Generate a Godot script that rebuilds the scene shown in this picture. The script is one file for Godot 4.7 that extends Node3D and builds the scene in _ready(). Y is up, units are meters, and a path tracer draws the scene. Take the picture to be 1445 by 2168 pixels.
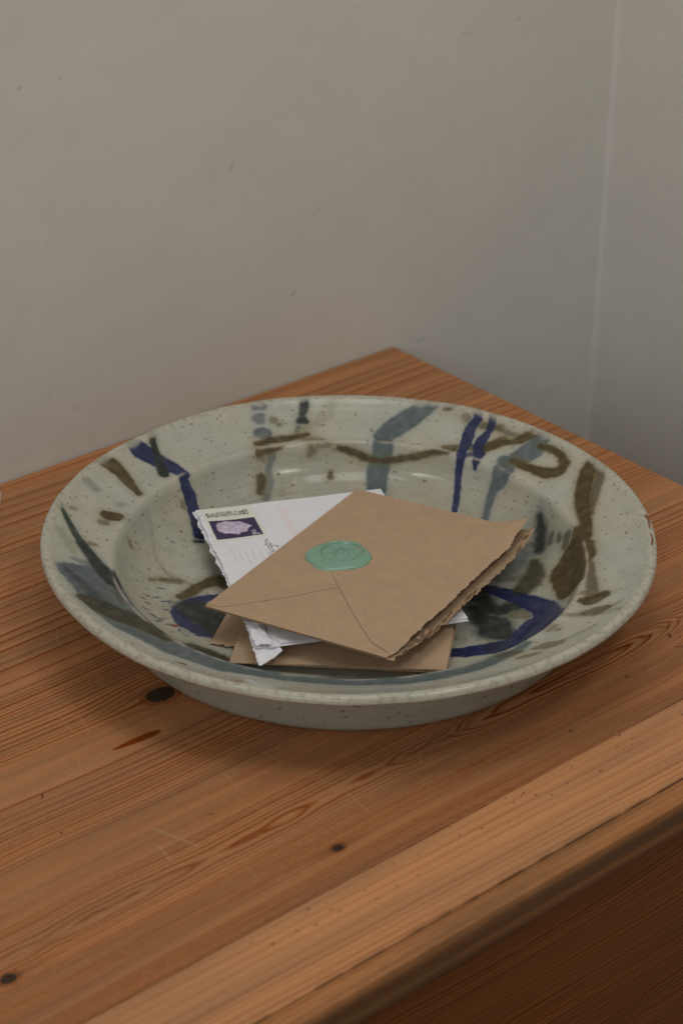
extends Node3D

const MM := 0.001
# frame of the chest: x along the grain of its top, z from its back edge to its front edge
var chest_basis := Basis(Vector3(0.76215, 0, -0.64740), Vector3.UP, Vector3(0.64740, 0, 0.76215))
const BACK := -242.4
const FRONT := 235.2
const JOINT := 189.0
const RIGHT := 247.6
const LEFT := -652.0

var srgb := PackedByteArray()
var n1 := noise(11)
var n2 := noise(23)
var n3 := noise(37)


func _ready() -> void:
	# ---- camera ----
	var cam := Camera3D.new()
	cam.name = "camera"
	cam.transform = Transform3D(Basis(Vector3(0.999979, 0.005647, -0.003133), Vector3(-0.006458, 0.874386, -0.485188), Vector3(0, 0.485198, 0.874404)), Vector3(-0.0043, 0.59603, 0.97418))
	var lens := CameraAttributesPhysical.new()
	lens.frustum_focal_length = 70.7
	lens.frustum_focus_distance = 1.10
	lens.exposure_aperture = 10.0
	lens.frustum_near = 0.05
	lens.frustum_far = 30.0
	cam.attributes = lens
	cam.near = 0.05
	cam.far = 30.0
	cam.fov = 28.5566
	add_child(cam)
	cam.fov = 28.5566
	cam.current = true

	# ---- surroundings and lamps: a dim room lit by three lamps on its ceiling and an added fill light ----
	var env := Environment.new()
	env.background_mode = Environment.BG_COLOR
	env.background_color = Color(0.258, 0.255, 0.248).linear_to_srgb()
	env.tonemap_mode = Environment.TONE_MAPPER_LINEAR
	env.tonemap_exposure = 0.95
	env.sdfgi_enabled = true
	env.ssao_enabled = true
	env.ssil_enabled = true
	var we := WorldEnvironment.new()
	we.name = "surroundings"
	we.environment = env
	add_child(we)
	area_light("overhead_light", Vector3(0.0, 1.95, -0.08), Vector3.ZERO, Vector2(0.8, 0.6), 0.52, Color(1.0, 0.985, 0.96))
	area_light("overhead_light", Vector3(0.62, 1.53, 0.42), Vector3(0, 0, -0.05), Vector2(0.3, 0.26), 0.36, Color(1.0, 0.985, 0.96))
	area_light("overhead_light", Vector3(-0.70, 1.53, 0.22), Vector3(0, 0, -0.05), Vector2(0.3, 0.26), 0.24, Color(1.0, 0.985, 0.96))
	# wide fill light added far behind the viewer to brighten the walls
	area_light("added_fill_light", Vector3(-0.85, 1.35, 2.45), Vector3(0.1, 0.1, -0.3), Vector2(1.6, 1.1), 1.55, Color(0.985, 0.99, 1.0))

	for i in 4096:
		var c := Color(i / 4095.0, 0, 0).linear_to_srgb().r
		srgb.append(int(round(clampf(c, 0, 1) * 255.0)))

	build_room()
	build_chest()
	build_bowl()
	build_post()
	build_clear_plate()


func area_light(called: String, at: Vector3, to: Vector3, size: Vector2, energy: float, color: Color) -> void:
	var l := AreaLight3D.new()
	l.name = called
	l.area_normalize_energy = true
	l.area_size = size
	l.light_energy = energy
	l.light_color = color.linear_to_srgb()
	l.shadow_enabled = true
	var up := chest_basis.z if absf((to - at).normalized().y) > 0.95 else Vector3.UP
	l.transform = Transform3D(Basis.looking_at(to - at, up), at)
	add_child(l, true)


# ---------------------------------------------------------------- helpers

func noise(s: int) -> FastNoiseLite:
	var n := FastNoiseLite.new()
	n.seed = s
	n.noise_type = FastNoiseLite.TYPE_SIMPLEX_SMOOTH
	n.frequency = 1.0
	n.fractal_type = FastNoiseLite.FRACTAL_NONE
	return n


func mi(called: String, mesh: Mesh, mat: Material, parent: Node = self) -> MeshInstance3D:
	var m := MeshInstance3D.new()
	m.name = called
	m.mesh = mesh
	m.material_override = mat
	parent.add_child(m, true)
	return m


func thing(called: String, label: String, category: String, at: Transform3D, group := "") -> Node3D:
	var o := Node3D.new()
	o.name = called
	add_child(o, true)
	o.transform = at
	o.set_meta("label", label)
	o.set_meta("category", category)
	if group:
		o.set_meta("group", group)
	return o


func structure(o: Node) -> void:
	o.set_meta("kind", "structure")


func paint_mat(color: Color, rough: float, tex: Texture2D = null) -> StandardMaterial3D:
	var m := StandardMaterial3D.new()
	m.albedo_color = Color.WHITE if tex else color.linear_to_srgb()
	m.albedo_texture = tex
	m.roughness = rough
	return m


func tex_of(w: int, h: int, data: PackedByteArray) -> ImageTexture:
	return ImageTexture.create_from_image(Image.create_from_data(w, h, false, Image.FORMAT_RGB8, data))


func quad(st: SurfaceTool, a: Vector3, b: Vector3, c: Vector3, d: Vector3, ua: Vector2, ub: Vector2, uc: Vector2, ud: Vector2) -> void:
	for k in [[a, ua], [b, ub], [c, uc], [a, ua], [c, uc], [d, ud]]:
		st.set_uv(k[1])
		st.add_vertex(k[0])


# a bent sheet of paper: p(s, t) gives its upper face in mm; front faces run clockwise
func sheet(p: Callable, n: int, m: int, thick: float, uv_of: Callable) -> ArrayMesh:
	var st := SurfaceTool.new()
	st.begin(Mesh.PRIMITIVE_TRIANGLES)
	var g := []
	for j in m + 1:
		var row := []
		for i in n + 1:
			row.append(p.call(float(i) / n, float(j) / m))
		g.append(row)
	var dn := Vector3(0, -thick, 0)
	st.set_smooth_group(0)
	for j in m:
		for i in n:
			var a: Vector3 = g[j][i]
			var b: Vector3 = g[j][i + 1]
			var c: Vector3 = g[j + 1][i + 1]
			var d: Vector3 = g[j + 1][i]
			quad(st, a * MM, b * MM, c * MM, d * MM, uv_of.call(a), uv_of.call(b), uv_of.call(c), uv_of.call(d))
	st.set_smooth_group(1)
	for j in m:
		for i in n:
			var a: Vector3 = g[j][i]
			var b: Vector3 = g[j][i + 1]
			var c: Vector3 = g[j + 1][i + 1]
			var d: Vector3 = g[j + 1][i]
			quad(st, (a + dn) * MM, (d + dn) * MM, (c + dn) * MM, (b + dn) * MM, uv_of.call(a), uv_of.call(d), uv_of.call(c), uv_of.call(b))
	st.set_smooth_group(-1)
	var ring := []
	for i in n:
		ring.append([g[0][i], g[0][i + 1]])
		ring.append([g[m][n - i], g[m][n - i - 1]])
	for j in m:
		ring.append([g[j][n], g[j + 1][n]])
		ring.append([g[m - j][0], g[m - j - 1][0]])
	for e in ring:
		var a: Vector3 = e[0]
		var b: Vector3 = e[1]
		quad(st, b * MM, a * MM, (a + dn) * MM, (b + dn) * MM, uv_of.call(b), uv_of.call(a), uv_of.call(a), uv_of.call(b))
	st.generate_normals()
	return st.commit()


# a bar along x whose outline (z, y) runs clockwise seen from +x; uv from (x, outline length or z)
func bar(outline: PackedVector2Array, x0: float, x1: float, uv_rect: Rect2, smooth: bool) -> ArrayMesh:
	var st := SurfaceTool.new()
	st.begin(Mesh.PRIMITIVE_TRIANGLES)
	st.set_smooth_group(0 if smooth else -1)
	var n := outline.size()
	var f := func(x: float, z: float) -> Vector2: return Vector2((x - uv_rect.position.x) / uv_rect.size.x, (z - uv_rect.position.y) / uv_rect.size.y)
	var run := 0.0
	for i in n:
		var a := outline[i]
		var b := outline[(i + 1) % n]
		var va := a.x - a.y * 0.9
		var vb := b.x - b.y * 0.9
		quad(st, Vector3(x0, a.y, a.x) * MM, Vector3(x0, b.y, b.x) * MM, Vector3(x1, b.y, b.x) * MM, Vector3(x1, a.y, a.x) * MM, f.call(x0, va), f.call(x0, vb), f.call(x1, vb), f.call(x1, va))
		run += a.distance_to(b)
	st.set_smooth_group(-1)
	var tri := Geometry2D.triangulate_polygon(outline)
	for k in range(0, tri.size(), 3):
		for e in [[x1, 0, 1, 2], [x0, 0, 2, 1]]:
			for q in 3:
				var o := outline[tri[k + e[q + 1]]]
				st.set_uv(f.call(e[0] + o.y, o.x))
				st.add_vertex(Vector3(e[0], o.y, o.x) * MM)
	st.generate_normals()
	return st.commit()


func lathe(profile: PackedVector2Array, segs: int, uv_of: Callable, wobble := 0.0) -> ArrayMesh:
	var st := SurfaceTool.new()
	st.begin(Mesh.PRIMITIVE_TRIANGLES)
	st.set_smooth_group(0)
	var run := PackedFloat32Array([0.0])
	for i in range(1, profile.size()):
		run.append(run[i - 1] + profile[i].distance_to(profile[i - 1]))
	var pt := func(i: int, k: int) -> Vector3:
		var a := TAU * (k % segs) / segs
		var q := profile[i]
		var w := wobble * smoothstep(60.0, 170.0, q.x)
		var dx := n1.get_noise_2d(cos(a) * 0.9, sin(a) * 0.9) * w * 0.8
		var dy := n2.get_noise_2d(cos(a) * 1.3, sin(a) * 1.3) * w * 0.7 + n3.get_noise_2d(cos(a) * 6.0, sin(a) * 6.0) * w * 0.16
		return Vector3(cos(a) * (q.x + dx), q.y + dy, sin(a) * (q.x + dx)) * MM
	for i in profile.size() - 1:
		for k in segs:
			var a0 := TAU * k / segs
			var a1 := TAU * (k + 1) / segs
			quad(st, pt.call(i, k), pt.call(i, k + 1), pt.call(i + 1, k + 1), pt.call(i + 1, k), uv_of.call(a0, run[i]), uv_of.call(a1, run[i]), uv_of.call(a1, run[i + 1]), uv_of.call(a0, run[i + 1]))
	st.generate_normals()
	return st.commit()


# ---------------------------------------------------------------- room

func build_room() -> void:
	var room := Transform3D(chest_basis, Vector3.ZERO)
	var corner := 462.0
	var wz := BACK - 1.0
	var wall_tex := wall_image()
	var back_mat := paint_mat(Color.WHITE, 0.62, wall_tex)
	var bump := NoiseTexture2D.new()
	var bn := FastNoiseLite.new()
	bn.seed = 5
	bn.frequency = 0.02
	bn.fractal_octaves = 4
	bump.noise = bn
	bump.width = 512
	bump.height = 512
	bump.seamless = true
	back_mat.heightmap_enabled = true
	back_mat.heightmap_texture = bump
	back_mat.heightmap_scale = 0.05
	# one sheet of plaster: along the back wall, round a small filled corner, and along the right-hand wall
	var path := PackedVector2Array([Vector2(-1600, wz - 120), Vector2(-1600, wz), Vector2(corner - 4, wz)])
	for k in range(1, 6):
		var a := PI / 2 * k / 6.0
		path.append(Vector2(corner - 4 + 4 * sin(a), wz + 4 - 4 * cos(a)))
	path.append(Vector2(corner, wz + 4))
	path.append(Vector2(corner, wz + 1900))
	path.append(Vector2(corner + 120, wz + 1900))
	path.append(Vector2(corner + 120, wz - 120))
	var parts := {"back_wall": [1, 5], "right_wall": [5, 9]}
	for called in parts:
		var st := SurfaceTool.new()
		st.begin(Mesh.PRIMITIVE_TRIANGLES)
		st.set_smooth_group(0)
		var run := path[1].x
		var r: Array = parts[called]
		for i in path.size() - 1:
			var a := path[i]
			var b := path[i + 1]
			var l := a.distance_to(b)
			if i >= r[0] and i < r[1]:
				quad(st, Vector3(a.x, 1300, a.y) * MM, Vector3(b.x, 1300, b.y) * MM, Vector3(b.x, -780, b.y) * MM, Vector3(a.x, -780, a.y) * MM, wall_uv(run, 1300), wall_uv(run + l, 1300), wall_uv(run + l, -780), wall_uv(run, -780))
			if i > 0:
				run += l
		st.generate_normals()
		var w := mi(called, st.commit(), back_mat)
		w.transform = room
		structure(w)
	var fl := BoxMesh.new()
	fl.size = Vector3(2.6, 0.05, 2.6)
	var fm := mi("floor", fl, paint_mat(Color(0.16, 0.13, 0.10), 0.6))
	fm.transform = Transform3D(chest_basis, chest_basis * Vector3(-0.6, -0.806, 0.9))
	structure(fm)


func wall_uv(run: float, y: float) -> Vector2:
	return Vector2((run + 120.0) / 760.0, (320.0 - y) / 640.0)


func wall_image() -> ImageTexture:
	var w := 912
	var h := 768
	var d := PackedByteArray()
	d.resize(w * h * 3)
	var f := PackedFloat32Array()
	f.resize(w * h)
	f.fill(1.0)
	# scuffs and small marks on the paint: x, height, length, slope, width, strength (mm)
	for s in [[359.8, 217.7, 2.5, 0.3, 1.4, 0.5], [309.4, 216.0, 7.0, -0.1, 1.8, 0.22], [107.3, 166.4, 4.0, 1.9, 1.3, 0.4], [115.4, 139.1, 7.0, 1.5, 1.4, 0.13], [-44.5, 246.7, 2.4, 0.4, 1.0, 0.45], [-17.1, 247.1, 2.5, 0.5, 0.8, 0.45], [176.0, 118.5, 12.0, 0.5, 0.9, 0.2], [202.0, 119.0, 9.0, 0.6, 0.9, 0.26], [186.0, 112.0, 9.0, 1.6, 0.7, 0.09], [193.0, 111.0, 9.0, 1.6, 0.7, 0.09], [200.0, 110.0, 8.0, 1.6, 0.7, 0.09], [156.9, 65.4, 3.0, 0.6, 1.9, 0.3], [275.4, -3.2, 5.0, 0.1, 2.6, 0.22], [-20.3, 35.3, 5.0, -0.6, 2.6, 0.2], [-38.7, 49.2, 4.0, 0.8, 2.2, 0.12], [-32.9, 146.8, 3.0, 1.2, 1.6, 0.15], [146.2, 191.1, 12.0, 0.05, 0.9, 0.1], [21.8, 258.2, 8.0, -0.5, 0.8, 0.12], [210.0, 250.0, 4.0, 0.2, 1.6, 0.15], [503.0, -135.0, 4.0, -1.0, 1.8, -0.1], [531.0, -150.0, 5.0, 0.7, 2.6, 0.1]]:
		var a := Vector2(s[0], s[1])
		var dir: Vector2 = Vector2(1, s[3]).normalized() * s[2] * 0.5
		var cx := int((a.x + 120.0) / 760.0 * w)
		var cy := int((320.0 - a.y) / 640.0 * h)
		for y in range(maxi(cy - 16, 0), mini(cy + 16, h)):
			for x in range(maxi(cx - 16, 0), mini(cx + 16, w)):
				var q := Vector2(x * 760.0 / w - 120.0, 320.0 - y * 640.0 / h)
				var dd := q.distance_to(Geometry2D.get_closest_point_to_segment(q, a - dir, a + dir))
				var c: float = (1.0 - smoothstep(s[4] * 0.3, s[4], dd + n1.get_noise_2d(q.x, q.y) * 0.5)) * s[5] * 0.55
				f[y * w + x] *= 1.0 - c
	for y in h:
		for x in w:
			var i := y * w + x
			var u := x * 760.0 / w
			var v := y * 640.0 / h
			var t := 1.0 + 0.016 * n1.get_noise_2d(u / 120.0, v / 120.0) + 0.012 * n2.get_noise_2d(u / 25.0, v / 25.0) + 0.012 * n3.get_noise_2d(u / 2.5, v / 2.5)
			t *= f[i]
			d[i * 3] = srgb[int(0.650 * t * 4095)]
			d[i * 3 + 1] = srgb[int(0.622 * t * 4095)]
			d[i * 3 + 2] = srgb[int(0.562 * t * 4095)]
	return tex_of(w, h, d)


# ---------------------------------------------------------------- pine chest

# darkness of the late wood against the distance from the pith, in steps of 0.1 mm; bands: [from, spacing, strength]
func rings(bands: Array, length: float, s: int) -> PackedFloat32Array:
	var rng := RandomNumberGenerator.new()
	rng.seed = s
	var out := PackedFloat32Array()
	out.resize(int(length * 10) + 40)
	var at := 0.0
	while at < length:
		var b: Array = bands[0]
		for q in bands:
			if at >= q[0]:
				b = q
		var step: float = b[1] * rng.randf_range(0.7, 1.35)
		var strong: float = b[2] * rng.randf_range(0.6, 1.2)
		var wide := clampf(step * rng.randf_range(0.45, 0.75), 0.6, 2.6)
		for k in range(int(at * 10), int((at + step) * 10)):
			if k < out.size():
				var left := at + step - k * 0.1
				out[k] = maxf(out[k], strong * clampf(1.0 - left / wide, 0.0, 1.0) ** 1.3)
				out[k] = maxf(out[k], strong * 0.34 * clampf(1.0 - left / step, 0.0, 1.0))
		for k in range(int((at + step) * 10), int((at + step) * 10) + 3):
			if k < out.size():
				out[k] = strong * (1.0 - (k - (at + step) * 10) / 3.0)
		at += step
	return out


func pine_image(w: int, h: int, u0: float, u1: float, v0: float, v1: float, which: int) -> ImageTexture:
	var d := PackedByteArray()
	d.resize(w * h * 3)
	var behind := rings([[0, 1.5, 1.0], [9, 1.1, 0.8], [14, 1.7, 0.7], [22, 1.3, 0.4], [50, 2.3, 0.75], [76, 4.5, 1.0], [87, 24.0, 0.7], [110, 7.0, 1.0], [120, 2.9, 0.75], [172, 8.5, 0.9], [225, 4.0, 0.7], [250, 7.0, 0.75], [310, 12.0, 1.0]], 420, 4)
	var before := rings([[0, 1.5, 1.0], [9, 1.1, 0.8], [14, 1.7, 0.7], [20, 1.05, 0.72], [38, 2.0, 0.4], [44, 0.95, 0.75]], 120, 9)
	var plain := rings([[0, 11.0, 0.22], [14, 6.5, 0.33], [32, 4.4, 0.42], [60, 3.6, 0.4]], 200, 12)
	var dark := rings([[0, 2.4, 0.8]], 400, 15)
	for y in h:
		var v := lerpf(v0, v1, (y + 0.5) / h)
		for x in w:
			var u := lerpf(u0, u1, (x + 0.5) / w)
			var wv := v + 4.2 * n1.get_noise_2d(u / 650.0, v / 220.0) + 0.30 * n2.get_noise_2d(u / 110.0, v / 10.0)
			var ring := 0.0
			var extra := 0.0
			var pale := 1.0
			if which == 0:
				# the grain flows round the big knot
				var ku := u + 138.7
				var kv := v - 11.2
				var k2 := ku * ku / 900.0 + kv * kv / 260.0
				if k2 < 6.0:
					wv += -kv * 0.75 * exp(-k2 * 1.3) + 2.0 * exp(-((ku - 14.0) * (ku - 14.0) / 260.0 + kv * kv / 300.0)) * n3.get_noise_2d(u / 7.0, v / 7.0)
				var s := wv - 133.5 - 2.0 * n2.get_noise_1d(u / 130.0)
				var dd := 5.2 + minf(0.0009 * (u - 40.0) * (u - 40.0), 7.0) + 1.1 * n3.get_noise_1d(u / 90.0) + 0.35 * n1.get_noise_1d(u / 28.0)
				var r := sqrt(s * s + dd * dd)
				ring = (behind if s < 0.0 else before)[int(r * 10)]
				pale = 1.0 + 0.14 * (1.0 - smoothstep(5.5, 11.0, r))
				# knots: position, half length, half width
				for k in [[-138.7, 11.2, 8.6, 6.4, 1.0], [-149.4, 168.2, 3.4, 2.5, 1.0], [-315.5, 146.0, 4.2, 3.2, 1.0]]:
					var e := sqrt((u - k[0]) * (u - k[0]) / (k[2] * k[2]) + (v - k[1]) * (v - k[1]) / (k[3] * k[3])) + 0.06 * n1.get_noise_2d(u / 3.0, v / 3.0)
					if e < 3.0:
						extra = maxf(extra, (1.0 - smoothstep(0.85, 1.12, e)) * (0.95 + 0.08 * n2.get_noise_2d(u * 1.5, v * 1.5)))
						ring = maxf(ring, 0.5 * exp(-(e - 1.25) * (e - 1.25) * 16.0))
					var tail := exp(-(v - k[1]) * (v - k[1]) / (k[3] * k[3] * 0.7)) * (1.0 - smoothstep(0.0, k[2] * 8.0, absf(u - k[0])))
					extra = maxf(extra, 0.34 * tail if k[2] < 5.0 else 0.0)
				# red resin streak
				var rs := absf(v - 37.0 - 0.05 * (u + 172.0)) / (3.0 * sqrt(maxf(1.0 - (u + 172.0) * (u + 172.0) / 210.0, 0.0)) * (0.75 + 0.02 * (u + 172.0)) + 0.01)
				if absf(u + 172.0) < 14.5 and rs < 1.3:
					ring = maxf(ring, 1.1 * (1.0 - smoothstep(0.7, 1.2, rs)))
				pale *= 1.0 - 0.10 * smoothstep(146.0, 176.0, v)
			elif which == 1:
				ring = plain[int(absf(wv - JOINT + 6.0 - 0.03 * (u + 60.0)) * 10)]
				# dirt rubbed into the crack along the edge strip
				var crack := exp(-(FRONT - v) / 0.9) * smoothstep(-0.35, 0.35, n1.get_noise_2d(u / 22.0, 3.0) + 0.25 * n2.get_noise_2d(u / 4.0, v / 1.5) + 0.12)
				extra = 0.62 * crack
				pale = 1.2
				ring *= 0.95
			elif which == 2:
				ring = plain[int(absf(wv - FRONT + 40.0) * 10) % 1900] * 0.8
				var crack := exp(-(v - FRONT) / 0.8) * smoothstep(-0.3, 0.3, n1.get_noise_2d(u / 22.0, 3.0) + 0.2 * n2.get_noise_2d(u / 4.0, v / 1.5))
				extra = 0.6 * crack + 0.10 * smoothstep(0.2, 0.7, n3.get_noise_2d(u / 14.0, v / 3.0)) + 0.14 * smoothstep(0.0, 0.5, n2.get_noise_2d(u / 160.0, v / 5.0))
			else:
				var kx := u + 24.0
				var ky := v - 108.0
				wv += 5.0 * exp(-(kx * kx / 900.0 + ky * ky / 200.0)) + 3.0 * n3.get_noise_2d(u / 180.0, v / 60.0)
				ring = dark[int(absf(wv + 40.0) * 10) % 3900]
				extra = 0.35 * exp(-(kx * kx / 12.0 + ky * ky / 120.0)) + 0.1 * (1.0 - smoothstep(0.0, 12.0, absf(v - 20.0)))
			var fibre := n3.get_noise_2d(u / 16.0, v * 2.2)
			var patch := n2.get_noise_2d(u / 220.0 + 7.0, v / 16.0)
			ring = clampf(ring * (1.5 + 0.4 * patch) + 0.05 * fibre, 0.0, 1.25)
			var t := pale * (1.0 + 0.05 * fibre + 0.17 * patch + 0.10 * n1.get_noise_2d(u / 120.0, v / 4.5) + 0.04 * n1.get_noise_2d(u / 3.0, v / 1.2))
			var cr := (0.410 - 0.185 * ring) * t
			var cg := (0.190 - 0.124 * ring) * t * (1.0 - 0.05 * patch)
			var cb := (0.080 - 0.063 * ring) * t * (1.0 - 0.10 * patch)
			if which == 1:
				cg *= 1.03
				cb *= 1.08
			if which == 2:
				var old := lerpf(0.92, 0.46, smoothstep(FRONT + 9.5, FRONT + 17.0, v + 0.8 * n1.get_noise_1d(u / 18.0)))  # shade on the strip's front side, painted into the wood colour
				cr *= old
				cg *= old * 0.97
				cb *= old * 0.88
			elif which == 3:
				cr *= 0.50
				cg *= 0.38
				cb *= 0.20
			if extra > 0.0:
				cr = lerpf(cr, 0.026, extra)
				cg = lerpf(cg, 0.018, extra)
				cb = lerpf(cb, 0.012, extra)
			var i := (y * w + x) * 3
			d[i] = srgb[int(clampf(cr, 0, 1) * 4095)]
			d[i + 1] = srgb[int(clampf(cg, 0, 1) * 4095)]
			d[i + 2] = srgb[int(clampf(cb, 0, 1) * 4095)]
	# scratches (pale) and nicks (dark) in the polish
	var img := Image.create_from_data(w, h, false, Image.FORMAT_RGB8, d)
	var marks := []
	var rng := RandomNumberGenerator.new()
	rng.seed = 70 + which
	if which == 0:
		marks = [[-129.6, 86.5, -127.9, 97.7, 0.6, 0.3], [-207.8, 100.6, -199.2, 125.4, 0.6, 0.38], [-213.4, 112.2, -215.1, 126.3, 0.5, 0.35], [-155.5, 88.6, -156.9, 100, 0.5, 0.3], [-70.8, 137.4, -74.5, 143.6, 0.5, 0.35], [-212.7, 25.7, -210.2, 43.1, 0.4, 0.2], [-203.4, 30.8, -209.9, 43.4, 0.4, 0.2], [-229.9, 26.8, -222.1, 23.1, 0.4, 0.2], [-162.7, 107.5, -159.1, 125.1, 0.4, 0.2], [-124.1, 114.7, -120.1, 128.1, 0.4, 0.2], [-190.1, 150.2, -193.4, 165.1, 0.4, 0.16], [-118.8, 139.1, -120.3, 154.9, 0.5, 0.25], [-183.1, 2.4, -186.4, 16, 0.5, 0.2], [-189.6, -14.1, -192.6, 8.1, 0.5, 0.18], [-145, -78.1, -153.8, -63.6, 0.6, 0.22], [-157, -88, -149.7, -94.7, 0.4, 0.15], [-233.7, 44.6, -235.2, 47.3, 0.45, -0.6], [-242.9, 75.2, -243.3, 76.7, 0.45, -0.5], [110.4, 141.8, 109.3, 144.1, 0.8, -0.6], [60.9, 154.2, 62.2, 157.1, 0.4, -0.6], [2.1, 171.4, 2.8, 172.5, 0.6, -0.6], [103, 152.5, 107.7, 155.1, 0.4, -0.5]]
		for k in 26:
			var a := Vector2(rng.randf_range(-300, -20), rng.randf_range(20, 180))
			marks.append([a.x, a.y, a.x + rng.randf_range(-3, 9), a.y + rng.randf_range(-4, 9), 0.35, 0.16])
		for k in 14:
			var a := Vector2(rng.randf_range(-300, 240), rng.randf_range(-100, 180))
			marks.append([a.x, a.y, a.x + rng.randf_range(-1.5, 1.5), a.y + rng.randf_range(-1, 1), 0.4, -0.5])
	elif which == 1:
		marks = [[-22.0, 214.5, -26.5, 225.5, 0.5, 0.3], [-24.0, 230.0, -26.0, 235.0, 0.5, 0.3], [-90.0, 213.0, -94.0, 222.0, 0.4, 0.15]]
		for k in 34:
			var a := Vector2(rng.randf_range(-240, 60), rng.randf_range(190, 212))
			marks.append([a.x, a.y, a.x + rng.randf_range(-0.5, 0.5), a.y + rng.randf_range(-0.3, 0.3), rng.randf_range(0.3, 0.6), -0.42])
	for k in marks:
		var a := Vector2((k[0] - u0) / (u1 - u0) * w, (k[1] - v0) / (v1 - v0) * h)
		var b := Vector2((k[2] - u0) / (u1 - u0) * w, (k[3] - v0) / (v1 - v0) * h)
		var px := (u1 - u0) / w
		var py := (v1 - v0) / h
		for y in range(maxi(int(minf(a.y, b.y)) - 6, 0), mini(int(maxf(a.y, b.y)) + 7, h)):
			for x in range(maxi(int(minf(a.x, b.x)) - 4, 0), mini(int(maxf(a.x, b.x)) + 5, w)):
				var q := Vector2(x * px, y * py)
				var near := Geometry2D.get_closest_point_to_segment(q, Vector2(a.x * px, a.y * py), Vector2(b.x * px, b.y * py))
				var c: float = (1.0 - smoothstep(k[4] * 0.5, k[4] * 1.3, q.distance_to(near))) * minf(absf(k[5]) * 1.9, 0.8) * (0.55 + 0.6 * absf(n1.get_noise_2d(x * 0.21, y * 0.21)))
				img.set_pixel(x, y, img.get_pixel(x, y).lerp(Color(0.72, 0.59, 0.46) if k[5] > 0.0 else Color(0.16, 0.09, 0.06), c))
	return ImageTexture.create_from_image(img)


func wood(tex: Texture2D, rough := 0.42) -> StandardMaterial3D:
	var m := paint_mat(Color.WHITE, rough, tex)
	m.metallic_specular = 0.26
	m.texture_repeat = false
	return m


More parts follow.
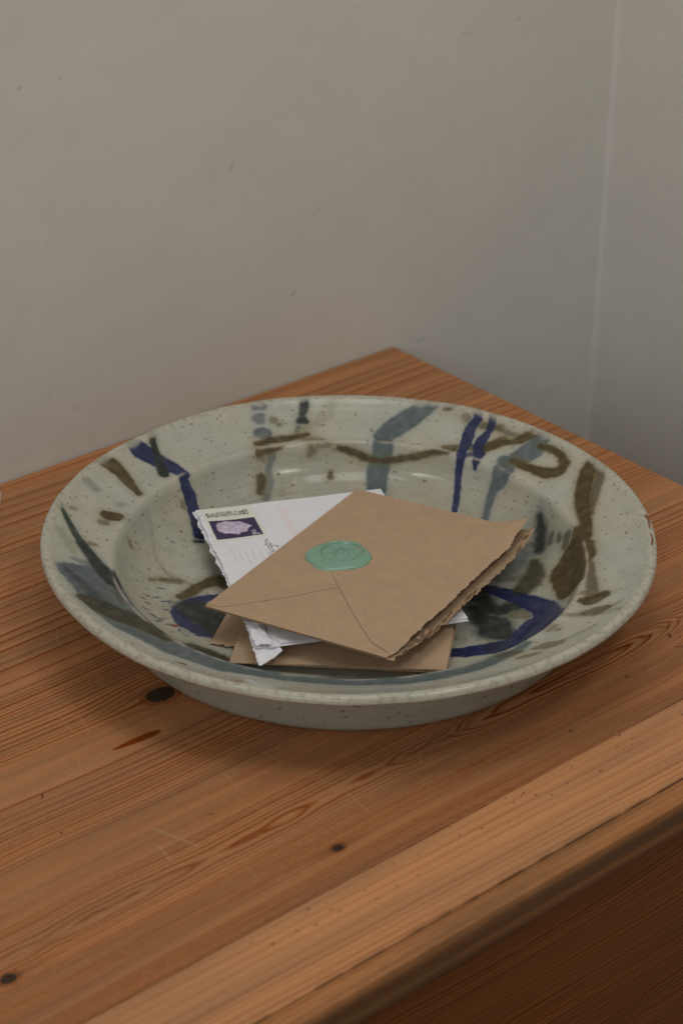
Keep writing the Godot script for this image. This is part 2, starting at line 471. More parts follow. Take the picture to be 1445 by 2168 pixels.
func build_chest() -> void:
	var c := thing("pine_chest", "old waxed pine chest with worn wooden top against the wall, under the bowl", "chest", Transform3D(chest_basis, Vector3.ZERO))
	var thick := 21.0
	var board := func(z0: float, z1: float) -> PackedVector2Array:
		return PackedVector2Array([Vector2(z0, -0.35), Vector2(z0 + 0.35, 0), Vector2(z1 - 0.35, 0), Vector2(z1, -0.35), Vector2(z1, -thick), Vector2(z0, -thick)])
	var t0 := pine_image(1536, 1720, LEFT, RIGHT, BACK, JOINT, 0)
	var t1 := pine_image(1024, 256, LEFT, RIGHT, JOINT, FRONT, 1)
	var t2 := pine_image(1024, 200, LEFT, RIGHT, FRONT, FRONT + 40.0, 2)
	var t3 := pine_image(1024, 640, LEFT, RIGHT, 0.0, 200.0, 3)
	mi("top_board", bar(board.call(BACK, JOINT - 0.06), LEFT, RIGHT, Rect2(LEFT, BACK, RIGHT - LEFT, JOINT - BACK), false), wood(t0), c)
	mi("top_board", bar(board.call(JOINT + 0.06, FRONT - 0.25), LEFT, RIGHT, Rect2(LEFT, JOINT, RIGHT - LEFT, FRONT - JOINT), false), wood(t1), c)
	# moulded edge strip
	var o := PackedVector2Array([Vector2(FRONT + 0.25, -0.6), Vector2(FRONT + 0.9, -0.15), Vector2(FRONT + 4, -0.1), Vector2(FRONT + 9.5, -0.4), Vector2(FRONT + 11.4, -1.1), Vector2(FRONT + 12.8, -2.6), Vector2(FRONT + 13.4, -4.6), Vector2(FRONT + 13.2, -8.0), Vector2(FRONT + 12.4, -10.6), Vector2(FRONT + 12.2, -12.4), Vector2(FRONT + 13.0, -14.6), Vector2(FRONT + 13.3, -17.0), Vector2(FRONT + 12.6, -19.6), Vector2(FRONT + 10.6, -21.0), Vector2(FRONT + 0.25, -21.0)])
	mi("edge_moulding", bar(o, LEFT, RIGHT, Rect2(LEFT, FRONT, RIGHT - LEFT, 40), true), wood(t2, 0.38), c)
	# carcass below the top: side panels, back, drawer front
	var face := FRONT + 7.5
	var side_box := func(x0: float, x1: float, z0: float, z1: float, y0: float, y1: float) -> ArrayMesh:
		var q := PackedVector2Array([Vector2(z0, y1), Vector2(z1, y1), Vector2(z1, y0), Vector2(z0, y0)])
		return bar(q, x0, x1, Rect2(LEFT, -400, RIGHT - LEFT, 1200), false)
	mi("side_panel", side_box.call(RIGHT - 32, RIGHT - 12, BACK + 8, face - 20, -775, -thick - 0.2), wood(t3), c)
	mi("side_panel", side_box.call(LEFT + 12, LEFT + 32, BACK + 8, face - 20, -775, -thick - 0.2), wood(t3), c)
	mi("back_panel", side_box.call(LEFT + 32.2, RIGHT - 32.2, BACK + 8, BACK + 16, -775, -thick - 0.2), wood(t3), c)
	var drop := -thick - 1.6
	for k in 3:
		var hgt := 222.0
		var q := PackedVector2Array([Vector2(face - 19.6, drop), Vector2(face - 2.0, drop), Vector2(face, drop - 2.0), Vector2(face, drop - hgt + 2.0), Vector2(face - 2.0, drop - hgt), Vector2(face - 19.6, drop - hgt)])
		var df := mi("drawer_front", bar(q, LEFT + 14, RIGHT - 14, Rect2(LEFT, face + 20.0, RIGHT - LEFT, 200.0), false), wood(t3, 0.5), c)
		var steel := paint_mat(Color(0.42, 0.45, 0.46), 0.3)
		steel.metallic = 1.0
		for kx in [-46.0, -370.0]:
			var prof := PackedVector2Array([Vector2(0.01, 15.0), Vector2(2.0, 14.8), Vector2(3.4, 13.6), Vector2(3.9, 11.6), Vector2(3.4, 9.6), Vector2(2.2, 8.0), Vector2(2.0, 3.0), Vector2(3.2, 1.6), Vector2(6.0, 1.0), Vector2(6.4, 0.0)])
			var kn := mi("knob", lathe(prof, 24, func(a, r): return Vector2(a, r)), steel, df)
			kn.transform = Transform3D(Basis(Vector3.RIGHT, PI / 2), Vector3(kx, drop - 103.5, face) * MM)
		drop -= hgt + 4.0


# ---------------------------------------------------------------- stoneware bowl

const BN := 1536
const BS := 374.0   # mm of glaze across the painted picture, measured along the curve of the bowl
var gr := PackedFloat32Array()
var gg := PackedFloat32Array()
var gb := PackedFloat32Array()
var gm := PackedFloat32Array()   # how matt the fired pigment is
# glaze pigments: thin edge, full strength (linear)
var pigment := {
	"brown": [Color(0.225, 0.165, 0.050), Color(0.060, 0.039, 0.011)],
	"bark": [Color(0.170, 0.150, 0.085), Color(0.043, 0.037, 0.020)],
	"slate": [Color(0.261, 0.288, 0.279), Color(0.090, 0.108, 0.115)],
	"slateg": [Color(0.225, 0.270, 0.252), Color(0.076, 0.099, 0.099)],
	"cobalt": [Color(0.066, 0.085, 0.200), Color(0.015, 0.021, 0.072)],
	"ink": [Color(0.119, 0.136, 0.111), Color(0.016, 0.021, 0.019)],
	"inkg": [Color(0.111, 0.128, 0.102), Color(0.020, 0.026, 0.023)],
	"green": [Color(0.136, 0.170, 0.119), Color(0.022, 0.035, 0.025)],
	"olive": [Color(0.340, 0.330, 0.200), Color(0.180, 0.171, 0.090)],
	"ash": [Color(0.360, 0.360, 0.320), Color(0.180, 0.184, 0.171)],
	"rose": [Color(0.360, 0.310, 0.250), Color(0.180, 0.135, 0.104)],
	"rust": [Color(0.270, 0.100, 0.045), Color(0.198, 0.063, 0.025)],
}


# one brush stroke on the glaze: pts holds x, y, width (mm) by turns
func st(pig: String, alpha: float, soft: float, wob: float, pts: Array) -> void:
	var thin: Color = pigment[pig][0]
	var full: Color = pigment[pig][1]
	var matt := 0.25 if pig == "cobalt" else (2.0 if pig == "rust" else 1.0)
	var bleed := 0.18 if pig == "cobalt" else (0.0 if pig == "rust" else 0.34)
	soft *= 1.15 if pig == "cobalt" else 1.75
	var k := BS / BN
	var lo := Vector2(1e9, 1e9)
	var hi := -lo
	for i in range(0, pts.size(), 3):
		var pad: float = pts[i + 2] * 0.5 + soft * 3.2 + wob + 1.0
		lo = lo.min(Vector2(pts[i] - pad, pts[i + 1] - pad))
		hi = hi.max(Vector2(pts[i] + pad, pts[i + 1] + pad))
	var x0 := clampi(int((lo.x + BS / 2) / k), 0, BN - 1)
	var y0 := clampi(int((lo.y + BS / 2) / k), 0, BN - 1)
	var w := clampi(int((hi.x + BS / 2) / k), 0, BN - 1) - x0 + 1
	var h := clampi(int((hi.y + BS / 2) / k), 0, BN - 1) - y0 + 1
	var far := PackedFloat32Array()
	far.resize(w * h)
	far.fill(99.0)
	for i in range(0, pts.size() - 3, 3):
		var ax: float = pts[i]
		var ay: float = pts[i + 1]
		var aw: float = pts[i + 2] * 0.5
		var bx: float = pts[i + 3] - ax
		var by: float = pts[i + 4] - ay
		var bw: float = pts[i + 5] * 0.5 - aw
		var ll := maxf(bx * bx + by * by, 1e-4)
		var pad := maxf(aw, aw + bw) + soft * 3.2 + wob + 0.8
		var sx0 := maxi(int((minf(ax, ax + bx) - pad + BS / 2) / k), x0)
		var sx1 := mini(int((maxf(ax, ax + bx) + pad + BS / 2) / k), x0 + w - 1)
		var sy0 := maxi(int((minf(ay, ay + by) - pad + BS / 2) / k), y0)
		var sy1 := mini(int((maxf(ay, ay + by) + pad + BS / 2) / k), y0 + h - 1)
		for y in range(sy0, sy1 + 1):
			var py := y * k - BS / 2 - ay
			var at := (y - y0) * w - x0
			for x in range(sx0, sx1 + 1):
				var px := x * k - BS / 2 - ax
				var t := clampf((px * bx + py * by) / ll, 0.0, 1.0)
				var ex := px - bx * t
				var ey := py - by * t
				var dist := sqrt(ex * ex + ey * ey) - aw - bw * t
				if dist < far[at + x]:
					far[at + x] = dist
	for y in h:
		var my := (y + y0) * k
		for x in w:
			var dist := far[y * w + x]
			if dist > soft * 3.2 + wob + 0.5:
				continue
			var mx := (x + x0) * k
			var wig := wob * (0.5 * n1.get_noise_2d(mx / 5.0, my / 5.0) + 0.16 * n2.get_noise_2d(mx / 1.3, my / 1.3)) - 0.4 * soft
			# the pigment bleeds thinly into the glaze beyond the stroke
			var c := maxf(1.0 - smoothstep(-soft, soft, dist + wig), bleed * (1.0 - smoothstep(-soft, soft * 2.8, dist + wig + 0.5 * n3.get_noise_2d(mx / 3.0, my / 3.0))))
			if c <= 0.003:
				continue
			var depth := clampf((-(dist + wig) + 0.3) / (soft * 0.75 + 0.45), 0.0, 1.0) * (0.97 + 0.18 * n3.get_noise_2d(mx / 9.0, my / 9.0) + 0.03 * n2.get_noise_2d(mx, my))
			depth = clampf(depth, 0.0, 1.0)
			c *= lerpf(clampf(alpha * (0.98 + 0.12 * n3.get_noise_2d(mx / 3.0 + 40.0, my / 3.0)), 0.0, 1.0), 1.0 if alpha > 0.78 else alpha * 1.1, depth * 0.85)
			var i := (y + y0) * BN + x + x0
			gr[i] = lerpf(gr[i], minf(gr[i], lerpf(thin.r, full.r, depth)), c)
			gg[i] = lerpf(gg[i], minf(gg[i], lerpf(thin.g, full.g, depth)), c)
			gb[i] = lerpf(gb[i], minf(gb[i], lerpf(thin.b, full.b, depth)), c)
			gm[i] = lerpf(gm[i], matt, c)


func spot(x: float, y: float, r: float, col: Color, alpha: float, stretch: float) -> void:
	var k := BS / BN
	var long := maxf(r * stretch, r) + 0.4
	var rad := Vector2(x, y).normalized()
	for iy in range(int((y - long + BS / 2) / k), int((y + long + BS / 2) / k) + 2):
		for ix in range(int((x - long + BS / 2) / k), int((x + long + BS / 2) / k) + 2):
			if ix < 0 or iy < 0 or ix >= BN or iy >= BN:
				continue
			var q := Vector2(ix * k - BS / 2 - x, iy * k - BS / 2 - y)
			var a := q.dot(rad)
			var b := q.dot(Vector2(-rad.y, rad.x)) / stretch
			var c := (1.0 - smoothstep(0.55, 1.25, sqrt(a * a + b * b) / r)) * alpha
			if c > 0.01:
				var i := iy * BN + ix
				gr[i] = lerpf(gr[i], col.r, c)
				gg[i] = lerpf(gg[i], col.g, c)
				gb[i] = lerpf(gb[i], col.b, c)


func glaze_image() -> ImageTexture:
	gr.resize(BN * BN)
	gg.resize(BN * BN)
	gb.resize(BN * BN)
	gm.resize(BN * BN)
	var k := BS / BN
	for y in BN:
		var my := y * k - BS / 2
		for x in BN:
			var mx := x * k - BS / 2
			var r := sqrt(mx * mx + my * my)
			var i := y * BN + x
			if r > 189.0:
				gr[i] = 0.46
				gg[i] = 0.44
				gb[i] = 0.36
				continue
			var cool := n1.get_noise_2d(mx / 55.0, my / 55.0)
			var t := 1.0 + 0.05 * n2.get_noise_2d(mx / 18.0, my / 18.0) + 0.025 * n3.get_noise_2d(mx * 1.2, my * 1.2)
			# streaks left by the potter's fingers, strongest on the steep wall
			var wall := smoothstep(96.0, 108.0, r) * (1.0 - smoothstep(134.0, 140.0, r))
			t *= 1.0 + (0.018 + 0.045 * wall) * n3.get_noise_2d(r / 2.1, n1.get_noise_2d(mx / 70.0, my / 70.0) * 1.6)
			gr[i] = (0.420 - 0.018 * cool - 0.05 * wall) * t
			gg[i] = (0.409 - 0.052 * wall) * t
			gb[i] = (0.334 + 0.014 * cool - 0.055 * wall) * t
	var rng := RandomNumberGenerator.new()
	rng.seed = 909
	for s in 3600:
		var a := rng.randf() * TAU
		var r := sqrt(rng.randf()) * 182.0
		var size := 0.24 + 0.62 * pow(rng.randf(), 3.4)
		spot(cos(a) * r, sin(a) * r, size, Color(0.12, 0.085, 0.045).lerp(Color(0.20, 0.13, 0.06), rng.randf()), rng.randf_range(0.45, 0.95), rng.randf_range(1.0, 1.9))
	st("olive", 0.35, 2.5, 1, [-9.8, -177.6, 4.5, -14.9, -165, 8.2, -21.3, -155.7, 6.6, -28.9, -149.3, 6.2])
	st("olive", 0.28, 1.5, 0.8, [-30.3, -126.2, 3.8, -28.5, -119.4, 3.1, -30.5, -112.2, 3.7])
	st("olive", 0.28, 1.5, 0.8, [-40.2, -111.5, 4.2, -40.9, -99.2, 4.8])
	st("olive", 0.3, 1.5, 0.8, [-35.6, -115.2, 3, -37, -107.7, 3])
	st("slate", 0.78, 1, 0.6, [-62.5, -163.1, 6.2, -60.3, -165.4, 9.2, -58.3, -164.6, 7.7])
	st("slate", 0.75, 1, 0.6, [-60.7, -154.1, 7.2, -59.1, -153.6, 8, -58.6, -156, 6.4])
	st("slate", 0.8, 1, 0.6, [-59, -142, 7.4, -56.5, -142.6, 10, -54.5, -142.7, 8.4])
	st("slate", 0.72, 1.2, 0.8, [-52.3, -131.4, 4.9, -49.6, -125.1, 5.9, -50.2, -118.8, 4.4, -50.3, -115.6, 4.4, -49.3, -109.2, 6.7, -50, -101.6, 6.6, -50.2, -93.3, 4.7])
	st("ink", 0.95, 1, 0.6, [-30.2, -175.1, 4.6, -30.1, -168.4, 6.2, -31, -162.2, 4.8])
	st("ink", 0.95, 1, 0.6, [-32.9, -155.9, 4.7, -31.1, -156.9, 7.3, -29.1, -156.3, 4.9])
	st("ink", 0.6, 1, 0.6, [-33.5, -150.6, 3.3, -34.7, -147.1, 2.3])
	st("olive", 0.5, 1.2, 0.8, [-29, -151.8, 4.3, -31.5, -148.3, 3.6])
	st("brown", 0.85, 1.2, 0.9, [-59.9, -132.5, 4.8, -51.1, -137.4, 6.1, -41.6, -139.6, 6.2, -33.9, -143, 4.4, -27.5, -145.3, 3.7])
	st("brown", 0.8, 1.2, 0.9, [-58.6, -124.9, 4.9, -53.9, -127.3, 4.8, -48.9, -129.7, 3.1, -44.5, -131.2, 2.5])
	st("brown", 0.55, 1.2, 0.9, [-57.3, -123.3, 4, -54.9, -121.4, 2.6])
	st("brown", 0.5, 1.2, 0.9, [-29.4, -140.7, 5.4, -19.1, -141.2, 4.1, -10.7, -137.7, 1.8])
	st("brown", 0.65, 1.6, 0.9, [-24.8, -136, 3.2, -23.9, -132.5, 5.7, -25.5, -129.8, 3.7])
	st("brown", 0.5, 1.6, 0.9, [-20.9, -135.8, 2.4, -13.9, -137, 3.1])
	st("brown", 0.9, 1.2, 0.9, [-6.8, -136.1, 3.7, 0.2, -134.1, 5.1, 8.4, -131.3, 4.9, 13.3, -129.2, 4.2])
	st("brown", 0.85, 1.5, 0.9, [-54.1, -110.1, 6.3, -53.9, -105.2, 6.1, -54, -99.2, 4.8])
	st("brown", 0.8, 1.3, 0.6, [-11.3, -119.7, 3.3, -11.6, -116.8, 4.2])
	st("brown", 0.6, 1, 0.6, [-50.4, -154.5, 5, -49.4, -154.3, 4.9])
	st("brown", 0.6, 1, 0.6, [-46.1, -151.3, 3.6, -45.4, -151.6, 3.2])
	st("brown", 0.7, 0.8, 0.4, [-43.9, -114.9, 1.6, -43.3, -114.8, 1.3])
	st("slateg", 0.88, 1.2, 0.7, [59.1, -169.1, 3.3, 55.1, -167.5, 10.3, 47.1, -163.3, 13.9, 37.9, -157.2, 16.3, 29.4, -151, 15.8, 24.2, -146.8, 13.6, 20.9, -145.3, 10])
	st("slateg", 0.85, 1.2, 0.7, [22.1, -136.6, 14.2, 21.1, -130.5, 13.3, 18.2, -122.7, 14, 17.4, -117.4, 13.4, 17.3, -109.9, 12.4, 16.6, -102.4, 12.1])
	st("brown", 0.85, 1.2, 0.9, [5.4, -131.9, 3.6, 10.4, -129.3, 4.3, 19, -127.3, 3.7, 27.2, -126.9, 5.2, 34.8, -127.2, 4.6, 44.5, -126.8, 5.2, 54.3, -126.6, 4.5, 64, -125.6, 5, 67.8, -126.7, 4.3])
	st("brown", 0.75, 1.2, 0.9, [61.6, -130, 3.3, 70.4, -129, 3.8, 79.8, -126.1, 5.5, 88.5, -124.4, 6.7, 95.6, -126.4, 7, 99.5, -127.9, 7.4])
	st("brown", 0.85, 1, 0.6, [63.8, -163, 4.6, 66.7, -162.8, 6.1, 70.3, -163.5, 5.4])
	st("brown", 0.6, 1.4, 0.9, [76.3, -153.5, 5.9, 77.8, -150.8, 6.4, 86.4, -143.9, 6.6, 92, -141.7, 5.5, 98.9, -138.9, 4.7])
	st("brown", 0.62, 1.2, 0.9, [88.5, -143.5, 5.4, 96.8, -138.2, 4.2, 104.9, -131.5, 4.1, 110.5, -126.7, 4.2])
	st("brown", 0.8, 1.2, 0.9, [89.4, -124.1, 7.3, 96, -126.3, 8.1, 102.5, -124.8, 4.1, 111, -124.8, 7.4, 119.2, -127.8, 9.5, 123.2, -130.2, 4.7])
	st("cobalt", 0.9, 0.6, 0.8, [85.2, -156.5, 4.6, 84.1, -149.3, 6.2, 78.6, -142.6, 7.1, 77.4, -136.9, 8, 75.2, -129.7, 7.8, 73.4, -125, 5.9])
	st("cobalt", 0.92, 0.6, 0.6, [72.7, -123.9, 5.9, 71.9, -118.7, 5.8, 69.2, -112.5, 5.1, 67.2, -105.4, 4.2, 65.5, -96.6, 3.9, 63.1, -81.2, 3.5])
	st("cobalt", 0.85, 0.6, 0.8, [94.7, -150.9, 6.1, 93.1, -142.9, 5, 90.5, -137.2, 4.6, 86, -131.5, 7.8, 83.6, -127, 7.5, 83.6, -119.1, 6, 81.4, -112.9, 5, 79.5, -108.7, 2.1])
	st("cobalt", 0.75, 0.6, 0.8, [73.9, -120.6, 4.8, 85.1, -118.8, 4.8])
	st("slate", 0.85, 1.2, 0.7, [126.6, -126.5, 7.6, 123.1, -120.3, 12.6, 117.3, -113.7, 16.2, 109.9, -109.8, 15.7, 103.4, -107.3, 13.1, 99, -109.6, 9.7])
	st("slate", 0.85, 1.2, 0.7, [97.9, -100.7, 14.3, 94.1, -95.2, 12.3, 88.9, -91.3, 7.5, 85.2, -85.7, 6.2, 82.4, -77.8, 4.6, 80.6, -69.4, 4])
	st("brown", 0.85, 1.2, 0.9, [122, -115.4, 4.4, 129.4, -109.7, 5.7, 134.5, -102.1, 5.7, 136, -94.1, 7, 131.4, -88.4, 8.7, 125.1, -89.6, 9.3, 119.1, -94.3, 7.8, 113.1, -99.4, 6.3, 107.7, -105, 5.8, 104, -108, 5])
	st("brown", 0.95, 1.3, 0.8, [153.1, -90.3, 6.1, 149.5, -81.6, 10.8, 147, -73.3, 11.3, 144.3, -61.4, 10.6, 143.2, -49.6, 10, 143.3, -37.7, 8.3, 143.8, -24.2, 7.5, 143.8, -12.6, 4])
	st("brown", 0.75, 1.3, 0.8, [158.6, -83, 6.9, 155.6, -70.4, 6.7, 152.2, -59.4, 5.8, 149.2, -48.5, 5, 146.7, -38.1, 4.5])
	st("brown", 0.9, 1.3, 0.9, [138.8, -26.6, 4.9, 136.3, -12.2, 17.1, 132.8, -4.3, 27.6, 129.9, 3.5, 33.3, 127.2, 12.2, 26.3, 127.4, 25.4, 23.3, 124.4, 29.7, 10.5])
	st("brown", 0.75, 1.2, 0.8, [141.9, 17.6, 4.4, 140.1, 31.2, 5.7, 138.7, 47.1, 7.2, 137.6, 57.3, 8.4])
	st("brown", 0.8, 1, 0.6, [131.9, 59.1, 6.1, 136.7, 62.3, 11.8, 143.2, 59.6, 9.1])
	st("brown", 0.75, 1, 0.6, [133.1, 78.2, 8.7, 137.3, 79, 11.8, 142.1, 78.1, 7.8])
	st("brown", 0.45, 1, 0.6, [125.4, 75.9, 5.7, 127.8, 76.9, 5.7])
	st("brown", 0.4, 0.8, 0.6, [119.6, 73.4, 4.6, 121.4, 73.7, 4])
	st("olive", 0.6, 0.8, 0.5, [146.1, 78.3, 3.8, 150.9, 75.5, 3.3])
	st("olive", 0.5, 0.8, 0.6, [140.6, 85.4, 4.4, 148.5, 86.4, 5.7])
	st("brown", 0.65, 1, 0.6, [101.7, 113.8, 5.6, 107.7, 113.5, 10.5, 114.1, 113, 6.9])
	st("brown", 0.6, 1, 0.6, [91.5, 126.3, 4.2, 96.1, 125, 7, 100.5, 123.5, 4.2])
	st("brown", 0.55, 1, 0.6, [101.6, 64.1, 7, 109.5, 88.9, 7.2, 114, 86.1, 4.3])
	st("olive", 0.6, 0.8, 0.5, [116.6, 109.8, 2.2, 124.7, 106, 3, 134.6, 100.5, 3.3])
	st("brown", 0.55, 0.8, 0.5, [143.7, 0.9, 3.7, 144.2, 3.4, 3])
	st("brown", 0.5, 0.8, 0.5, [143.5, -6.1, 3, 143.9, -4.9, 2.5])
	st("brown", 0.5, 0.8, 0.5, [132.1, 51.3, 2.8, 133.4, 49.3, 2.5])
	st("brown", 0.7, 0.8, 0.3, [114.8, 91.7, 2.8, 115.5, 91.6, 2.9])
	st("rust", 0.9, 0.3, 0.5, [178.7, -15.2, 2.1, 179.4, -12.9, 2.8, 179, -6.6, 1, 178.5, 1.9, 0.4])
	st("rust", 0.9, 0.3, 0.5, [178.4, 6.9, 0.7, 178.4, 13.7, 1.1, 177, 21.2, 0.9])
	st("rust", 0.8, 0.3, 0.3, [-90.3, 139.6, 2.9, -88.1, 140.6, 3.3])
	st("rust", 0.6, 0.3, 0.3, [-116.9, 122.8, 0.6, -117, 128.6, 0.5])
	st("rust", 0.8, 0.3, 0.3, [-59, 160.5, 3.4, -57.5, 160.7, 3.4])
	st("ash", 0.5, 3, 1, [118.5, -66.3, 4.5, 115, -59.5, 7.8])
	st("ink", 0.9, 2.5, 1, [114.1, -57.8, 4.9, 113.2, -48.5, 8.2, 112.3, -38.4, 7.2, 109.8, -30.4, 7.2])
	st("ink", 0.85, 2.5, 1, [113.8, -48.6, 6.3, 111.7, -39.8, 7.5, 110.1, -30.9, 7.1])
	st("bark", 0.9, 1.8, 1, [106.4, -20.4, 6, 106.6, -13.3, 9.8, 105.5, -5.2, 12.7, 101.1, 3.7, 12.7, 95.8, 10.6, 11.1])
	st("bark", 0.7, 1, 0.7, [119.6, -39.2, 3.4, 117.5, -32.7, 4])
	st("bark", 0.7, 1, 0.7, [124.1, -33.5, 3.5, 123.9, -29.6, 4.6])
	st("bark", 0.7, 1, 0.7, [130.3, -27.2, 6.8, 126.7, -20.6, 5.9])
	st("bark", 0.6, 1.2, 0.7, [101.2, -36.3, 6.7, 105.5, -37.9, 5.9])
	st("slateg", 0.7, 3.5, 1, [100.4, -30.4, 12.1, 91.2, -18.1, 16.9, 83.7, -7.2, 14])
	st("brown", 0.45, 1.2, 0.7, [91.4, -4.6, 7.1, 95.8, -4.5, 7.1])
	st("brown", 0.5, 1, 0.5, [117.9, 11.9, 3.2, 116.5, 13.9, 3])
	st("ink", 0.95, 3, 1.5, [72.3, 11.1, 13.9, 77.3, 25.2, 11.8, 82.8, 29.5, 12.5, 90.3, 26.2, 9.9])
	st("inkg", 0.95, 3, 1.5, [70.7, 27.8, 11.3, 72.3, 37.5, 13.6, 79, 44.6, 20.7, 83.8, 57.3, 12.4, 76.4, 51.6, 15.5])
	st("olive", 0.6, 2, 1, [71.7, 47.1, 6, 74.7, 57.3, 5.2, 77.1, 63.6, 4.4])
	st("brown", 0.55, 1.5, 0.8, [92.5, 35.4, 8.7, 96.8, 36.2, 10.4])
	st("inkg", 0.6, 2, 1, [93.9, 26.9, 8.4, 87.6, 22.8, 8.3])
	st("cobalt", 0.92, 0.8, 1, [72, 4, 7, 80.6, 7, 9.1, 87.7, 11.5, 11, 94.5, 17.6, 12.1, 101.3, 24.1, 14.5, 107.2, 32, 15.1, 109.6, 43.5, 15.2, 106, 53.6, 28, 100.3, 60.2, 25.6, 94.1, 65.6, 22.1, 86, 68.1, 11, 76.7, 70.3, 13.4, 69.6, 71.3, 11.8, 61.9, 72.5, 11.1, 55.6, 72.4, 8.9, 50.1, 72.2, 5.9])
	st("ink", 0.5, 2, 1, [76.7, 69.5, 9.2, 83.2, 66.5, 6.3])
	st("slate", 0.95, 1.6, 1, [-165.2, 43.5, 9.3, -156.5, 44.4, 23, -148.6, 46.3, 33.2, -143.3, 53.3, 34.8, -136.5, 67.4, 32.1, -129, 81.9, 31.1, -118.9, 93.5, 30.6, -107.1, 102.6, 25.4, -93.7, 114.3, 23.1, -78.5, 124.2, 20.5, -67.2, 131.9, 18.9])
	st("slate", 0.6, 1.2, 1, [-160.2, 26.7, 4.2, -152.3, 27.6, 6.8])
	st("slateg", 0.95, 1.5, 1, [-68, 132, 12.6, -45, 138.1, 11.5, -22.2, 142.5, 10.2, 0.4, 144.5, 10.8, 28, 143.8, 12.6, 48.3, 139, 12.6, 69, 129.3, 12.7, 87.8, 115.1, 8.8, 97.8, 103.2, 4.3])
	st("ink", 0.9, 1.2, 0.8, [-158.6, 7, 4.9, -153.9, 13.4, 5.5, -147.3, 24, 8.2, -141.1, 31.8, 11.8, -135.7, 40.9, 10.1, -131.4, 49, 2.6])
	st("bark", 0.95, 1.6, 1, [-147.6, 75, 12.6, -137.3, 80.5, 20.1, -125.6, 85.7, 20.3, -113.3, 91.4, 13.1, -100.1, 99.7, 11.9, -84.6, 72.1, 6.6, -73.4, 79.6, 10, -66.8, 84.2, 9.6])
	st("ink", 0.5, 1.5, 1, [-163, 42.1, 5.2, -154.9, 51.5, 6.6, -146, 63.3, 8.7, -136.3, 75.4, 11.1])
	st("slateg", 0.45, 1.5, 1, [-130.2, 98.5, 6.4, -111.7, 108.4, 7, -93.5, 116.6, 7])
	st("brown", 0.45, 1.2, 1, [-134.4, 46.2, 3.6, -131.5, 58.3, 3.7, -128.5, 65.6, 3.2])
	st("brown", 0.5, 1.2, 0.8, [80.6, 118.4, 3.7, 87.1, 116.1, 7.7, 92.1, 114.5, 6.8])
	st("green", 0.9, 0.8, 0.5, [-176.2, -30.3, 1.8, -169.4, -16.7, 3.5, -160.7, -0.2, 4.9, -151.2, 14.7, 6.3, -144.9, 25.7, 7.2])
	st("olive", 0.4, 1.8, 1, [-172.2, -1.4, 4.7, -166.5, 7, 5.9, -160.1, 21.4, 4.3])
	st("brown", 0.85, 1.2, 0.8, [-157.5, -83.8, 10, -149.6, -82.6, 12.8, -143.4, -78.5, 10.4, -137.2, -70.8, 7.8, -131.1, -63.7, 5])
	st("cobalt", 0.9, 0.8, 0.8, [-138, -107.8, 11.9, -132.6, -104.5, 15.1, -121.6, -100.1, 12.9, -111.5, -97.3, 10, -105, -93, 7.4])
	st("cobalt", 0.92, 0.8, 0.8, [-104.1, -88.4, 7.1, -97.9, -82.4, 9, -93.9, -74.6, 8, -90.4, -64.6, 7.2, -87.3, -49.3, 7.2])
	st("ink", 0.9, 0.8, 0.6, [-127.9, -124.6, 4.4, -126.5, -115.1, 4.6, -123.1, -105.6, 5.4, -119.9, -96.6, 7.2, -117.7, -90.1, 7.5])
	st("ink", 0.85, 0.8, 0.5, [-89.4, -43, 3.3, -86, -43.9, 3.3])
	st("brown", 0.85, 1, 0.6, [-146.4, -32.8, 9.5, -141.2, -34.3, 9.1])
	st("brown", 0.6, 1, 0.6, [-148.9, -24, 5.3, -146.9, -24.6, 5.3])
	st("brown", 0.55, 1, 0.6, [-100.9, -75.1, 3.7, -99.5, -71.6, 3])
	st("ash", 0.6, 1.5, 0.8, [-163, -59.2, 7.5, -156.2, -54.8, 5.8])
	st("ash", 0.5, 1.2, 0.8, [-141.1, -47.1, 4.5, -138.6, -48.5, 4.4])
	st("brown", 0.5, 0.8, 0.5, [-167.3, -27.1, 3.3, -165.7, -27.9, 2.8])
	st("brown", 0.55, 0.8, 0.5, [-152.8, 2.7, 4.2, -150.2, 2.6, 3.7])
	st("brown", 0.5, 0.8, 0.5, [-128.9, -19.8, 4.2, -127.3, -17.3, 3.7])
	st("rose", 0.4, 1, 0.7, [-122.9, -51.8, 1.5, -118.2, -46.4, 1.7, -115.3, -39.5, 1.5, -113.1, -30.4, 1.4, -111.2, -23.1, 1.3, -108.3, -15.1, 1.9, -104.2, -7.9, 3, -98.8, -3.4, 4, -93, 0.2, 4, -88.8, 3.4, 3.2])
	st("brown", 0.6, 1.2, 0.7, [-110.3, 3.4, 4.3, -109.7, 3.2, 4.3])
	st("brown", 0.7, 1.2, 0.7, [-104.7, 1.5, 4.6, -102.7, 1.1, 4.3])
	st("brown", 0.65, 1.2, 0.7, [-98.7, 1, 5.8, -95.7, 1.3, 5.7])
	st("brown", 0.9, 1.5, 1, [-93.3, 17.8, 6.1, -88.2, 12, 8.6, -84.7, 6, 7.5, -79.5, 1.9, 9.2, -74.2, -2.2, 11.7, -69, 1.4, 11])
	st("ink", 0.6, 4, 1.5, [-79.6, -24.5, 3.8, -75.2, -10.9, 5.1, -71.7, -1.4, 4.6])
	st("inkg", 0.97, 2.2, 1.5, [-89.6, 28.3, 14.3, -84.5, 30.7, 21.9, -78.3, 36, 25.2, -73.9, 45, 18.2, -72.5, 53.2, 10.4])
	st("bark", 0.25, 2.5, 1.5, [-80.7, 29.6, 6.6, -75.5, 34.9, 7.5])
	st("cobalt", 0.9, 1, 1, [-91.2, 25.7, 5.4, -86.6, 20.9, 6.4, -80.5, 17.8, 6.6, -73.6, 16.5, 5.7])
